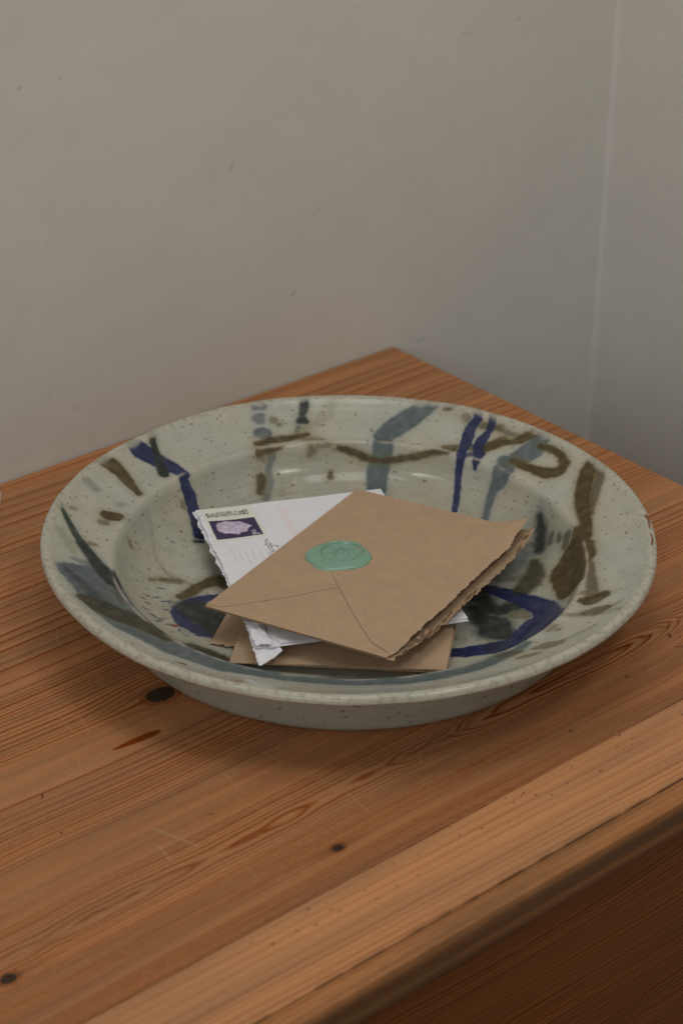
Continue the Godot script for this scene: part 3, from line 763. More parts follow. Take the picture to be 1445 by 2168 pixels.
	st("cobalt", 0.95, 0.8, 1.2, [-95.5, 30.1, 3.1, -96, 36.6, 4.1, -92.7, 38.4, 9.7, -89.7, 46.6, 9.1, -84.6, 50.6, 8.4, -79.6, 55, 9.7, -73.8, 55.4, 9])
	st("ash", 0.5, 2, 1, [-89, 56.7, 7.2, -87.4, 59.4, 5.4])
	st("rust", 0.8, 0.5, 0.5, [-95.5, 51, 2.7, -94, 51.2, 2.5])
	st("cobalt", 0.6, 0.4, 0.5, [-106.4, 11.4, 1.2, -104.3, 11.4, 1.6, -102.1, 11.4, 0.7])
	st("cobalt", 0.6, 0.4, 0.5, [-108.7, 22.7, 1.2, -106.9, 21.9, 1.5, -105.1, 21.1, 0.7])
	st("cobalt", 0.6, 0.4, 0.5, [-112, 31.5, 1.5, -110.8, 31.5, 2, -109.6, 31.5, 0.9])
	st("cobalt", 0.6, 0.4, 0.5, [-113.3, 41, 1.9, -111.4, 40.5, 2.1, -109.6, 40.1, 0.9])
	st("cobalt", 0.6, 0.4, 0.5, [-109.6, 44.7, 1.6, -107.9, 44.1, 2.2, -106.2, 43.6, 0.9])
	st("cobalt", 0.6, 0.4, 0.5, [-105.2, 52.1, 1.5, -103.3, 49.3, 2, -101.3, 47, 0.7])
	st("cobalt", 0.6, 0.4, 0.5, [-101.8, 34.5, 1.2, -100.6, 34, 1.6, -99.4, 33.6, 0.7])
	st("cobalt", 0.6, 0.4, 0.5, [-103.5, 25.4, 1.2, -101.6, 24.6, 1.6, -99.7, 23.9, 0.7])
	st("cobalt", 0.6, 0.4, 0.5, [-115.8, 27.7, 1.5, -114.4, 27.8, 1.9, -113.1, 27.9, 0.8])
	st("cobalt", 0.6, 0.4, 0.5, [-104.1, 47.3, 1.5, -101.9, 44.9, 1.6, -99.6, 43.7, 0.7])
	st("cobalt", 0.6, 0.4, 0.5, [-99.5, 51.8, 1.2, -98.4, 50.7, 1.6, -97.3, 49.5, 0.7])
	st("cobalt", 0.6, 0.4, 0.5, [-103.5, -40.4, 1.1, -102.4, -39.6, 1.4, -101.3, -38.8, 0.6])
	st("cobalt", 0.6, 0.4, 0.5, [-107.1, 45.9, 1.7, -106.1, 46.1, 2.2, -105, 46.3, 1])
	st("cobalt", 0.6, 0.4, 0.5, [-91.9, 56.7, 0.7, -91.6, 54.4, 0.9, -91.3, 52.2, 0.4])
	st("cobalt", 0.6, 0.4, 0.5, [-112.4, 22.7, 1.4, -111.3, 22.2, 1.8, -110.3, 21.8, 0.8])
	st("cobalt", 0.6, 0.4, 0.5, [-99.5, 26, 1.1, -99.1, 25.4, 1.4, -98.6, 24.9, 0.6])
	for s in 420:
		var a := rng.randf() * TAU
		var r := sqrt(rng.randf()) * 178.0
		spot(cos(a) * r, sin(a) * r, 0.2 + 0.45 * pow(rng.randf(), 3.0), Color(0.06, 0.045, 0.028), rng.randf_range(0.4, 0.85), rng.randf_range(1.0, 1.8))
	var d := PackedByteArray()
	d.resize(BN * BN * 3)
	for y in BN:
		var my := y * k - BS / 2
		for x in BN:
			var mx := x * k - BS / 2
			var r := sqrt(mx * mx + my * my)
			var i := y * BN + x
			var cr := gr[i]
			var cg := gg[i]
			var cb := gb[i]
			# the glaze runs thin over the inner ridge and over the lip, where the clay shows through
			var e := (r - 141.0) / 0.95
			if absf(e) < 3.0:
				var c := 0.62 * exp(-e * e) * clampf(0.55 + 0.9 * n2.get_noise_2d(mx / 16.0, my / 16.0), 0.0, 1.0)
				cr = lerpf(cr, 0.47, c)
				cg = lerpf(cg, 0.41, c)
				cb = lerpf(cb, 0.32, c)
			if r > 171.0 and r < 190.0 and gm[i] < 1.2:
				var c := 0.72 * smoothstep(172.5, 177.0, r + 1.2 * n3.get_noise_2d(mx / 8.0, my / 8.0))
				cr = lerpf(cr, 0.455, c)
				cg = lerpf(cg, 0.43, c)
				cb = lerpf(cb, 0.34, c)
				c = 0.5 * smoothstep(0.05, 0.75, n1.get_noise_2d(mx / 5.0, my / 5.0) + 0.5 * n2.get_noise_2d(mx / 1.6, my / 1.6)) * smoothstep(173.0, 178.0, r)
				cr = lerpf(cr, 0.26, c)
				cg = lerpf(cg, 0.22, c)
				cb = lerpf(cb, 0.145, c)
			d[i * 3] = srgb[int(clampf(cr, 0, 1) * 4095)]
			d[i * 3 + 1] = srgb[int(clampf(cg, 0, 1) * 4095)]
			d[i * 3 + 2] = srgb[int(clampf(cb, 0, 1) * 4095)]
	gr.clear()
	gg.clear()
	gb.clear()
	return tex_of(BN, BN, d)


# roughness of the glaze: glossy where it is clear, matt where the oxide is thick; half the size of the picture
func matt_image() -> ImageTexture:
	var w := BN / 2
	var d := PackedByteArray()
	d.resize(w * w)
	for y in w:
		for x in w:
			var m := gm[y * 2 * BN + x * 2]
			d[y * w + x] = int(255.0 * clampf(0.135 + 0.36 * minf(m, 1.3) + 0.04 * n2.get_noise_2d(x / 9.0, y / 9.0), 0.05, 1.0))
	gm.clear()
	return ImageTexture.create_from_image(Image.create_from_data(w, w, false, Image.FORMAT_L8, d))


func outer_image() -> ImageTexture:
	var w := 1792
	var h := 176
	var d := PackedByteArray()
	d.resize(w * h * 3)
	var f := PackedFloat32Array()
	f.resize(w * h)
	var rng := RandomNumberGenerator.new()
	rng.seed = 31
	for s in 1500:
		var cx := rng.randf() * w
		var cy := rng.randf() * h
		var r := 0.7 + 2.0 * pow(rng.randf(), 2.4)
		var al := rng.randf_range(0.4, 0.95)
		for y in range(maxi(int(cy - r - 1), 0), mini(int(cy + r + 2), h)):
			for x in range(maxi(int(cx - r - 1), 0), mini(int(cx + r + 2), w)):
				var c := (1.0 - smoothstep(0.5, 1.2, Vector2(x - cx, y - cy).length() / r)) * al
				f[y * w + x] = maxf(f[y * w + x], c)
	for y in h:
		var mm := y * 66.0 / h   # along the outside, from under the lip down to the foot
		for x in w:
			var i := y * w + x
			var a := TAU * x / w
			var cx := cos(a)
			var sx := sin(a)
			var t := 1.0 + 0.06 * n1.get_noise_3d(cx * 5.0, sx * 5.0, mm / 14.0) + 0.03 * n2.get_noise_3d(cx * 60.0, sx * 60.0, mm / 1.5) + 0.03 * n3.get_noise_2d(mm / 1.8, 1.0)
			var c := f[i]
			var foot := smoothstep(61.5, 62.6, mm + 0.8 * n1.get_noise_3d(cx * 14.0, sx * 14.0, 2.0))
			var cr := lerpf(lerpf(0.345 * t, 0.075, c), 0.20, foot)
			var cg := lerpf(lerpf(0.340 * t, 0.052, c), 0.12, foot)
			var cb := lerpf(lerpf(0.278 * t, 0.03, c), 0.065, foot)
			d[i * 3] = srgb[int(cr * 4095)]
			d[i * 3 + 1] = srgb[int(cg * 4095)]
			d[i * 3 + 2] = srgb[int(cb * 4095)]
	return tex_of(w, h, d)


func smooth_profile(p: PackedVector2Array, step: float) -> PackedVector2Array:
	var c := Curve2D.new()
	for i in p.size():
		var t := (p[mini(i + 1, p.size() - 1)] - p[maxi(i - 1, 0)]) / 6.0
		var a := p[i].distance_to(p[maxi(i - 1, 0)])
		var b := p[i].distance_to(p[mini(i + 1, p.size() - 1)])
		var dir := t.normalized()
		c.add_point(p[i], -dir * a / 3.0, dir * b / 3.0)
	c.bake_interval = step
	var out := PackedVector2Array()
	var n := int(c.get_baked_length() / step)
	for i in n + 1:
		out.append(c.sample_baked(c.get_baked_length() * i / n))
	return out


func build_bowl() -> void:
	var bowl := thing("stoneware_bowl", "wide stoneware bowl with speckled pale glaze and loose blue, brown and grey brush strokes", "bowl", Transform3D.IDENTITY)
	var ins := smooth_profile(PackedVector2Array([Vector2(0.01, 9.5), Vector2(60, 9.5), Vector2(90, 10.2), Vector2(103, 11.8), Vector2(112, 13.6), Vector2(119, 17.4), Vector2(123.8, 21.8), Vector2(127, 26.2), Vector2(129.3, 30.0), Vector2(131.2, 32.2), Vector2(133.4, 32.9), Vector2(136.5, 33.3), Vector2(145, 36.5), Vector2(155, 40.6), Vector2(162, 44.2), Vector2(165.5, 46.2), Vector2(168, 46.6), Vector2(169.6, 45.4), Vector2(170.1, 43.2)]), 1.3)
	for i in ins.size():
		# low ridges left by throwing
		ins[i].y += 0.08 * n1.get_noise_1d(ins[i].x / 3.8) * smoothstep(30.0, 110.0, ins[i].x)
	var run := 0.0
	for i in range(1, ins.size()):
		run += ins[i].distance_to(ins[i - 1])
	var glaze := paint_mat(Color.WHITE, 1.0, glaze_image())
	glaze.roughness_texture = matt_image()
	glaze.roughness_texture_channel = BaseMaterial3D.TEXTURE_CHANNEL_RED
	glaze.metallic_specular = 0.42
	glaze.texture_repeat = false
	var grain := NoiseTexture2D.new()
	var gn := FastNoiseLite.new()
	gn.seed = 8
	gn.frequency = 0.018
	gn.fractal_octaves = 3
	grain.noise = gn
	grain.width = 512
	grain.height = 512
	grain.seamless = true
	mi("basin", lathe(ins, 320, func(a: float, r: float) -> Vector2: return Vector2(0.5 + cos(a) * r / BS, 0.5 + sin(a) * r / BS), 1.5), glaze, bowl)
	var out := smooth_profile(PackedVector2Array([Vector2(170.1, 43.2), Vector2(169.4, 41.6), Vector2(166.8, 40.3), Vector2(160, 37.6), Vector2(150, 33.6), Vector2(143.5, 29.8), Vector2(140.2, 25), Vector2(138.0, 17), Vector2(135.2, 8.5), Vector2(133.4, 3.4), Vector2(131.8, 1.2), Vector2(130.4, 0.25)]), 1.5)
	var og := paint_mat(Color.WHITE, 0.28, outer_image())
	mi("outer_wall", lathe(out, 320, func(a: float, r: float) -> Vector2: return Vector2(a / TAU, r / 66.0), 1.5), og, bowl)
	var foot := PackedVector2Array([Vector2(130.4, 0.25), Vector2(127.5, 0.1), Vector2(121, 0.1), Vector2(119, 2.4), Vector2(112, 3.2), Vector2(60, 3.0), Vector2(0.01, 3.0)])
	mi("foot_ring", lathe(foot, 160, func(a: float, r: float) -> Vector2: return Vector2(a, r), 1.5), paint_mat(Color(0.24, 0.13, 0.07), 0.85), bowl)


# ---------------------------------------------------------------- envelopes

func kraft_image(s: int) -> ImageTexture:
	var w := 640
	var d := PackedByteArray()
	d.resize(w * w * 3)
	var f := PackedFloat32Array()
	f.resize(w * w)
	var rng := RandomNumberGenerator.new()
	rng.seed = s
	for k in 5200:
		var x := rng.randf() * w
		var y := rng.randf() * w
		var a := rng.randf() * TAU
		var l := rng.randf_range(2, 10)
		var v := rng.randf_range(-0.26, 0.20)
		for q in int(l):
			f[posmod(int(y), w) * w + posmod(int(x), w)] += v
			x += cos(a)
			y += sin(a)
			a += rng.randf_range(-0.35, 0.35)
	for k in 260:
		f[rng.randi() % (w * w)] += rng.randf_range(0.15, 0.45)
	for y in w:
		for x in w:
			var i := y * w + x
			var t := 1.0 + f[i] + 0.09 * n1.get_noise_2d(x / 5.0, y / 5.0) + 0.04 * n2.get_noise_2d(x / 60.0, y / 60.0)
			d[i * 3] = srgb[int(clampf(0.430 * t, 0, 1) * 4095)]
			d[i * 3 + 1] = srgb[int(clampf(0.295 * t, 0, 1) * 4095)]
			d[i * 3 + 2] = srgb[int(clampf(0.186 * t, 0, 1) * 4095)]
	return tex_of(w, w, d)


var kraft: StandardMaterial3D
var kraft_inside: StandardMaterial3D


func kraft_uv(p: Vector3) -> Vector2:
	return Vector2(p.x, p.z) / 160.0


func build_post() -> void:
	kraft = paint_mat(Color.WHITE, 0.78, kraft_image(3))
	kraft.metallic_specular = 0.3
	kraft_inside = kraft.duplicate()
	kraft_inside.albedo_color = Color(0.93, 0.92, 0.90)
	var low := Transform3D(Vector3(0.99057, 0.05155, 0.12697), Vector3(-0.04705, 0.99816, -0.03818), Vector3(-0.12870, 0.03184, 0.99117), Vector3(0.00428, 0.01602, 0.01784))
	plain_envelope("kraft_envelope", "plain brown kraft envelope lying flat under the white one, its near edge towards the viewer", low, 1)
	plain_envelope("kraft_envelope", "kraft envelope lowest in the pile, only a sliver showing at its right edge", low * Transform3D(Basis(Vector3.UP, deg_to_rad(-1.3)), Vector3(0.0018, -0.0021, -0.0022)), 2)
	torn_kraft(Transform3D(Basis(Vector3.UP, deg_to_rad(-14.0)) * Basis(Vector3.RIGHT, deg_to_rad(0.3)), Vector3(0.0016, 0.0122, -0.0012)))
	white_envelope()
	sealed_envelope()


func plain_envelope(called: String, label: String, at: Transform3D, s: int) -> void:
	var o := thing(called, label, "envelope", at, "kraft envelopes lying in the bowl")
	var top := func(a: float, b: float) -> Vector3:
		var x := lerpf(-57, 57, a)
		var z := lerpf(-81, 81, b)
		var e := minf(minf(57 - absf(x), 81 - absf(z)) / 14.0, 1.0)
		return Vector3(x, -0.15 + 0.5 * e + 0.35 * n1.get_noise_2d(x / 50.0 + s * 9.0, z / 50.0), z)
	var bottom := func(a: float, b: float) -> Vector3:
		var x := lerpf(-57, 57, a)
		var z := lerpf(-81, 81, b)
		var e := minf(minf(57 - absf(x), 81 - absf(z)) / 14.0, 1.0)
		return Vector3(x, -0.62 - 0.5 * e, z)
	mi("front_panel", sheet(top, 30, 42, 0.3, kraft_uv), kraft, o)
	mi("back_panel", sheet(bottom, 10, 14, 0.3, kraft_uv), kraft, o)


# an opened kraft envelope whose short end has been torn off
func torn_kraft(at: Transform3D) -> void:
	var o := thing("kraft_envelope", "brown kraft envelope with its torn short end poking out at the left under the pile", "envelope", at, "kraft envelopes lying in the bowl")
	for k in 2:
		var up := k == 0
		var f := func(a: float, b: float) -> Vector3:
			var x := lerpf(-57, 57, a)
			var z1 := 86.0 + 1.3 * n1.get_noise_1d(x / 2.2 + k * 30.0) + 0.8 * n2.get_noise_1d(x / 0.9 + k * 10.0)
			var z := lerpf(-56, z1, b)
			var tip := smoothstep(0.955, 1.0, b)
			var y := (0.1 if up else -1.7) + (1.0 if up else 0.2) * tip * (0.6 + n3.get_noise_1d(x / 5.0)) + 0.5 * sin((x + 57.0) / 9.0) * tip
			return Vector3(x, y, z)
		mi("front_panel" if up else "back_panel", sheet(f, 60, 46, 0.32, kraft_uv), kraft if up else kraft_inside, o)


# how far the torn corner is bent upwards
func corner_lift(x: float, z: float) -> float:
	return 9.0 * smoothstep(52.0, 84.0, x) * smoothstep(30.0, 62.0, z)


func sealed_envelope() -> void:
	var at := Transform3D(Vector3(0.50437, -0.02509, -0.86313), Vector3(-0.02070, 0.99894, -0.04114), Vector3(0.86324, 0.03862, 0.50331), Vector3(0.01340, 0.03145, 0.01901))
	var o := thing("sealed_envelope", "brown kraft envelope on top of the pile with green wax seal and torn edge", "envelope", at)
	var swell := func(x: float, z: float) -> float:
		return (0.6 + 0.9 * n1.get_noise_2d(x / 55.0, z / 48.0)) * clampf((81 - absf(x)) / 25.0, 0, 1) * clampf((57 - absf(z)) / 25.0, 0, 1)
	var torn := func(x: float, k: float) -> float:
		var j := n1.get_noise_1d(x / 15.0 + k) * 1.0 + 1.1 * absf(n2.get_noise_1d(x / 4.2 + k)) * (0.5 + absf(n3.get_noise_1d(x / 13.0))) + n3.get_noise_1d(x / 0.8 + k) * 0.3
		return 55.0 + j
	# under side, left hanging open along the torn edge
	var under := func(a: float, b: float) -> Vector3:
		var x := lerpf(-81, 81, a)
		var z1: float = 60.0 + n1.get_noise_1d(x / 6.0 + 60.0) * 1.1 + n2.get_noise_1d(x / 2.4 + 60.0) * 0.5 - 2.6 * smoothstep(-30.0, -80.0, x)
		var z := lerpf(-57, z1, b)
		var gape: float = smoothstep(8.0, 56.0, z) * smoothstep(-81.0, -40.0, x)
		var y: float = -1.0 - 0.5 * swell.call(x, z) - 4.0 * gape
		# the lip curls up a little beyond the upper edge
		y += 1.7 * smoothstep(54.5, 60.0, z) * (0.55 + 0.5 * n3.get_noise_1d(x / 8.0)) * smoothstep(-81.0, -50.0, x)
		return Vector3(x, y + corner_lift(x, z) * 0.72, z)
	mi("front_panel", sheet(under, 110, 56, 0.28, kraft_uv), kraft_inside, o)
	# short side flaps
	for s in [-1.0, 1.0]:
		var flap := func(a: float, b: float) -> Vector3:
			var z := lerpf(-56.6, 54.0, a)
			var reach: float = 54.0 * (1.0 - absf(z + 1.0) / 57.0) + 1.5
			var x: float = s * lerpf(81.0, 81.0 - reach, b if s < 0 else 1.0 - b)
			return Vector3(x, -0.15 + swell.call(x, z) + corner_lift(x, z), z)
		var turn := func(a: float, b: float) -> Vector3: return flap.call(b, a)
		mi("side_flap", sheet(turn, 14, 60, 0.25, kraft_uv), kraft, o)
	# flap folded up from the long closed edge
	var lower := func(a: float, b: float) -> Vector3:
		var z := lerpf(-57, 7, b)
		var half := 81.0 if z < -56 else (81.0 - 2.6 * (1.0 - exp(-(z + 57.0) / 2.5)) if z < -48.7 else 78.4 - 1.075 * (z + 48.7) + 0.5 * smoothstep(-48.7, -30.0, z))
		var x := lerpf(-half, half, a)
		return Vector3(x, 0.04 + swell.call(x, z) + 0.06 * pow(absf(a * 2.0 - 1.0), 6.0), z)
	mi("bottom_flap", sheet(lower, 60, 34, 0.1, kraft_uv), kraft, o)
	# closing flap, still stuck down by the seal, torn along its fold
	var closing := func(a: float, b: float) -> Vector3:
		var z := lerpf(-27.5, 50.0, b)
		var half := 3.0 + (z + 27.5) * 1.0 + 1.2 * sqrt(maxf(z + 27.5, 0.0)) * (1.0 - b) if b < 1.0 else 81.0
		half = minf(half, 80.2)
		var x := lerpf(-half, half, a)
		if b > 0.86:
			var q := (b - 0.86) / 0.14
			z = lerpf(z, torn.call(x, 0.0), q * q * (3.0 - 2.0 * q))
			x += 2.0 * smoothstep(70.0, 81.0, x) * q
		return Vector3(x, 0.30 + swell.call(x, z) + corner_lift(x, z) + 0.10 * pow(absf(a * 2.0 - 1.0), 10.0), z)
	mi("closing_flap", sheet(closing, 140, 60, 0.2, kraft_uv), kraft, o)
	# shreds of paper curling along the torn edge
	var rng := RandomNumberGenerator.new()
	rng.seed = 44
	for k in 13:
		var cx: float = [-72.0, -66.0, -61.0, -54.0, -47.0, -42.0, -36.0, -27.0, -20.0, 1.0, 8.0, 62.0, 72.0][k]
		var r := rng.randf_range(0.9, 1.7)
		var wide := rng.randf_range(3.0, 7.0)
		var bend := rng.randf_range(1.6, 3.4)
		var zz := 57.6 + rng.randf_range(-0.6, 1.0) - 1.5 * smoothstep(-40.0, -75.0, cx)
		var yy := -2.3 - 1.6 * smoothstep(-81.0, -40.0, cx) + corner_lift(cx, 57.0) * 0.72
		var shred := func(a: float, b: float) -> Vector3:
			var t := bend * b
			var x := cx + (a - 0.5) * wide * (1.0 - 0.45 * b) + 0.6 * n2.get_noise_2d(a * 3.0 + k, b * 3.0)
			return Vector3(x, yy + r * (1.0 - cos(t)), zz + r * sin(t) + 0.5 * n1.get_noise_1d(a * 4.0 + k * 5.0))
		mi("paper_shred", sheet(shred, 8, 8, 0.22, kraft_uv), kraft_inside, o)
	wax_seal(o)


func wax_seal(o: Node3D) -> void:
	# outline of the blob round (0, -22), in steps of 18 degrees
	var ring: Array = []
	for q in [[-8.7, -38.6], [-5.1, -40.1], [2.0, -40.2], [8.4, -37.6], [13.7, -32.2], [16.9, -25.5], [18.2, -19.9], [16.8, -16.6], [13.8, -14.0], [12.6, -9.5], [8.7, -5.4], [3.6, -3.5], [-2.7, -3.7], [-8.6, -6.5], [-14.8, -13.2], [-17.9, -17.2], [-19.0, -22.4], [-18.0, -26.8], [-14.7, -31.8], [-12.4, -35.7]]:
		ring.append(Vector2(q[0] + 0.5, q[1] + 22.0))
	var edge := Curve2D.new()
	for i in 21:
		var a: Vector2 = ring[(i + 19) % 20]
		var b: Vector2 = ring[(i + 1) % 20]
		edge.add_point(ring[i % 20], -(b - a) / 6.0, (b - a) / 6.0)
	edge.bake_interval = 0.2
	var total := edge.get_baked_length()
	var disc := Vector2(3.2, 0.6)   # middle of the stamped disc
	# a sprig of leaves and a rim of small raised marks, pressed into the wax
	var veins: Array = []
	for k in 7:
		var a := -2.5 + k * 0.62
		var b := Vector2(cos(a), sin(a))
		veins.append([disc + b * 1.4, disc + b * (4.6 + 1.2 * sin(k * 2.3)), 0.62])
		veins.append([disc + b * 4.0, disc + b * 5.4 + Vector2(-b.y, b.x) * 1.6, 0.45])
		veins.append([disc + b * 3.4, disc + b * 5.0 - Vector2(-b.y, b.x) * 1.5, 0.45])
	for k in 9:
		var a := 0.25 + k * 0.2
		var b := Vector2(cos(a), sin(a))
		var n := Vector2(-b.y, b.x)
		veins.append([disc + b * 9.0 + n * 0.5, disc + b * 10.6 - n * (0.5 if k % 2 else -0.4), 0.3])
		veins.append([disc + b * 9.4, disc + b * 10.2 + n * 0.7, 0.28])
	var height := func(p: Vector2, f: float) -> float:
		# f: 0 in the middle, 1 at the outline
		var y := 2.5 * sqrt(maxf(1.0 - pow(f, 9.0), 0.0)) + 0.35 * n1.get_noise_2d(p.x / 9.0, p.y / 9.0)
		var r := p.distance_to(disc)
		y -= 1.35 * (1.0 - smoothstep(11.7, 12.5, r)) * smoothstep(1.02, 0.9, f)
		y += 0.3 * exp(-pow((r - 13.1) / 0.7, 2.0)) * smoothstep(1.0, 0.86, f)
		if r < 11.4:
			for v in veins:
				var d := p.distance_to(Geometry2D.get_closest_point_to_segment(p, v[0], v[1]))
				if d < 1.4:
					y += 0.85 * exp(-pow(d / v[2], 2.0))
		return y
	var n := 220
	var m := 84
	var stl := SurfaceTool.new()
	stl.begin(Mesh.PRIMITIVE_TRIANGLES)
	stl.set_smooth_group(0)
	var g := []
	for j in m + 1:
		var f := float(j) / m
		f = f if f < 0.9 else 0.9 + (f - 0.9) * 1.0
		var row := []
		for i in n + 1:
			var e := edge.sample_baked(total * (i % n) / n)
			var p := (e * f).lerp(disc * (1.0 - f) + e * f, 0.8)
			row.append(Vector3(p.x - 0.5, 0.55 + height.call(p, f), p.y - 22.0) * MM)
		g.append(row)
	for j in m:
		for i in n:
			quad(stl, g[j][i], g[j][i + 1], g[j + 1][i + 1], g[j + 1][i], Vector2(), Vector2(), Vector2(), Vector2())
	stl.generate_normals()
	var wax := paint_mat(Color(0.20, 0.36, 0.26), 0.2)
	wax.metallic_specular = 0.5
	wax.subsurf_scatter_enabled = true
	wax.subsurf_scatter_strength = 0.12
	var s := mi("wax_seal", stl.commit(), wax, o)
	s.set_meta("label", "mint green wax seal pressed on the envelope flap")


func white_image() -> ImageTexture:
	# picture of the printed side: 114 x 162 mm
	var w := 798
	var h := 1134
	var k := 7.0
	var d := PackedByteArray()
	d.resize(w * h * 3)
	for y in h:
		for x in w:
			var t := 1.0 + 0.012 * n1.get_noise_2d(x / 3.0, y / 3.0) + 0.012 * n2.get_noise_2d(x / 160.0, y / 160.0)
			var i := (y * w + x) * 3
			d[i] = srgb[int(0.765 * t * 4095)]
			d[i + 1] = srgb[int(0.755 * t * 4095)]
			d[i + 2] = srgb[int(0.785 * t * 4095)]
	var img := Image.create_from_data(w, h, false, Image.FORMAT_RGB8, d)
	var pen := func(pts: Array, wide: float, col: Color, alpha: float) -> void:
		for q in range(0, pts.size() - 2, 2):
			var a := Vector2(pts[q] + 57.0, pts[q + 1] + 81.0) * k
			var b := Vector2(pts[q + 2] + 57.0, pts[q + 3] + 81.0) * k
			var pad := wide * k + 2.0
			for y in range(maxi(int(minf(a.y, b.y) - pad), 0), mini(int(maxf(a.y, b.y) + pad), h)):
				for x in range(maxi(int(minf(a.x, b.x) - pad), 0), mini(int(maxf(a.x, b.x) + pad), w)):
					var p := Vector2(x, y)
					var dd := p.distance_to(Geometry2D.get_closest_point_to_segment(p, a, b)) / k
					var c: float = (1.0 - smoothstep(wide * 0.3, wide * 0.75, dd)) * alpha
					if c > 0.01:
						img.set_pixel(x, y, img.get_pixel(x, y).lerp(col, c))
	# handwriting, which runs along the long side: «…ingham»
	var ink := Color(0.13, 0.13, 0.14)
	pen.call([-28.4, -15.7, -26.4, -15.9], 0.45, ink, 0.7)
	pen.call([-28.1, -18.2, -26.9, -18.2, -25.8, -17.9], 0.45, ink, 0.7)
	pen.call([-26.7, -23.5, -25.4, -23.1], 0.45, ink, 0.8)
	pen.call([-26.3, -21.5, -24.6, -21.8, -24.2, -20.6, -24.6, -19.8, -26.6, -19.8], 0.45, ink, 0.7)
	pen.call([-26.6, -25.2, -26.5, -26.1, -25.7, -26.6, -24.6, -26.5, -24.1, -25.6, -24.5, -24.6, -25.6, -24.4, -26.6, -25.0], 0.42, ink, 0.8)
	pen.call([-24.8, -26.6, -23.4, -26.5, -21.6, -26.4, -21.0, -25.4, -21.1, -24.6, -21.6, -23.7], 0.45, ink, 0.75)
	pen.call([-24.3, -28.0, -24.9, -27.9, -28.4, -28.1], 0.42, ink, 0.75)
	pen.call([-24.4, -28.0, -24.0, -29.4, -24.3, -30.4, -25.5, -30.3, -26.5, -29.8, -27.2, -28.0], 0.45, ink, 0.8)
	pen.call([-26.4, -30.3, -26.8, -31.4, -26.6, -32.3], 0.42, ink, 0.7)
	pen.call([-24.5, -32.3, -25.4, -32.5, -26.3, -34.0, -25.1, -34.1, -24.4, -35.4], 0.45, ink, 0.75)
	pen.call([-28.8, -22.1, -28.6, -22.0], 0.4, ink, 0.6)
	# faint sorting mark: short orange dashes
	var z := -73.0
	while z < -30.0:
		pen.call([-9.4, z, -5.4, z + 0.2], 0.8, Color(0.95, 0.72, 0.64), 0.42)
		z += 2.1 if int(z * 7.0) % 3 else 3.6
	# faint return address in five lines
	var rng := RandomNumberGenerator.new()
	rng.seed = 12
	for l in [[-47.6, -30.0, -8.2], [-44.2, -26.2, -10.8], [-40.2, -27.1, -8.6], [-36.6, -26.2, -14.0], [-32.2, -24.4, -15.0]]:
		var zz: float = l[2]
		while zz > l[1]:
			if rng.randf() > 0.24:
				pen.call([l[0] + rng.randf_range(-0.7, 0.5), zz, l[0] + rng.randf_range(-0.5, 0.7), zz - rng.randf_range(0.2, 1.0)], 0.26, Color(0.42, 0.47, 0.46), 0.42)
			zz -= rng.randf_range(0.7, 1.3)
	return ImageTexture.create_from_image(img)


func stamp_image() -> ImageTexture:
	# 31 x 42 mm: pale self-adhesive label with a strip of printed specks and a violet picture of a head in profile
	var k := 12.0
	var w := int(31 * k)
	var h := int(42 * k)
	var img := Image.create_empty(w, h, false, Image.FORMAT_RGB8)
	img.fill(Color(0.885, 0.878, 0.83))
	var rng := RandomNumberGenerator.new()
	rng.seed = 77
	# specks between two broken rules
	for j in 13:
		for i in 50:
			if rng.randf() < 0.44 or i == 0:
				img.fill_rect(Rect2i(int((2.2 + i * 0.5) * k), int((5.2 + j * 0.5) * k), int(0.5 * k), int(0.5 * k)), Color(0.22, 0.2, 0.22))
	img.fill_rect(Rect2i(int(1.6 * k), int(16.5 * k), int(27.4 * k), int(23.2 * k)), Color(0.205, 0.16, 0.31))
	var head := PackedVector2Array()
	for q in [[4.4, 25.0], [5.0, 21.6], [7.6, 18.8], [11.0, 17.8], [14.0, 18.6], [17.0, 19.4], [19.8, 19.8], [22.0, 22.8], [25.2, 27.0], [21.8, 30.0], [20.6, 33.4], [17.8, 33.6], [16.2, 34.4], [15.3, 36.0], [13.6, 34.6], [12.0, 33.4], [8.6, 32.6], [6.0, 31.2], [4.6, 28.4]]:
		head.append(Vector2(q[0], q[1]) * k)
	for y in range(int(17 * k), int(39 * k)):
		for x in range(int(3 * k), int(27 * k)):
			var p := Vector2(x, y) + Vector2(n1.get_noise_2d(x / 25.0, y / 25.0), n2.get_noise_2d(x / 25.0, y / 25.0)) * 4.0
			if Geometry2D.is_point_in_polygon(p, head):
				var t := 0.75 + 0.07 * n1.get_noise_2d(x / 60.0, y / 60.0) + 0.05 * n2.get_noise_2d(x / 20.0, y / 20.0) + 0.05 * (y / k - 26.0) / 10.0
				img.set_pixel(x, y, Color(t * 1.02, t * 0.95, t * 1.06))
	# «1ST», reading along the long side of the envelope
	var pale := Color(0.83, 0.81, 0.86)
	img.fill_rect(Rect2i(int(23.2 * k), int(37.3 * k), int(4.2 * k), int(0.9 * k)), pale)
	img.fill_rect(Rect2i(int(23.2 * k), int(36.6 * k), int(0.6 * k), int(2.2 * k)), pale)
	img.fill_rect(Rect2i(int(26.6 * k), int(37.8 * k), int(0.7 * k), int(0.9 * k)), pale)
	for q in [[23.2, 35.6, 0.5, 1.3], [24.2, 34.6, 0.5, 2.1], [25.1, 34.6, 0.5, 1.3], [23.2, 34.6, 1.2, 0.4], [24.4, 36.2, 1.2, 0.5], [25.1, 32.2, 0.6, 2.0], [23.2, 33.0, 2.2, 0.6]]:
		img.fill_rect(Rect2i(int(q[0] * k), int(q[1] * k), int(q[2] * k), int(q[3] * k)), pale)
	return ImageTexture.create_from_image(img)


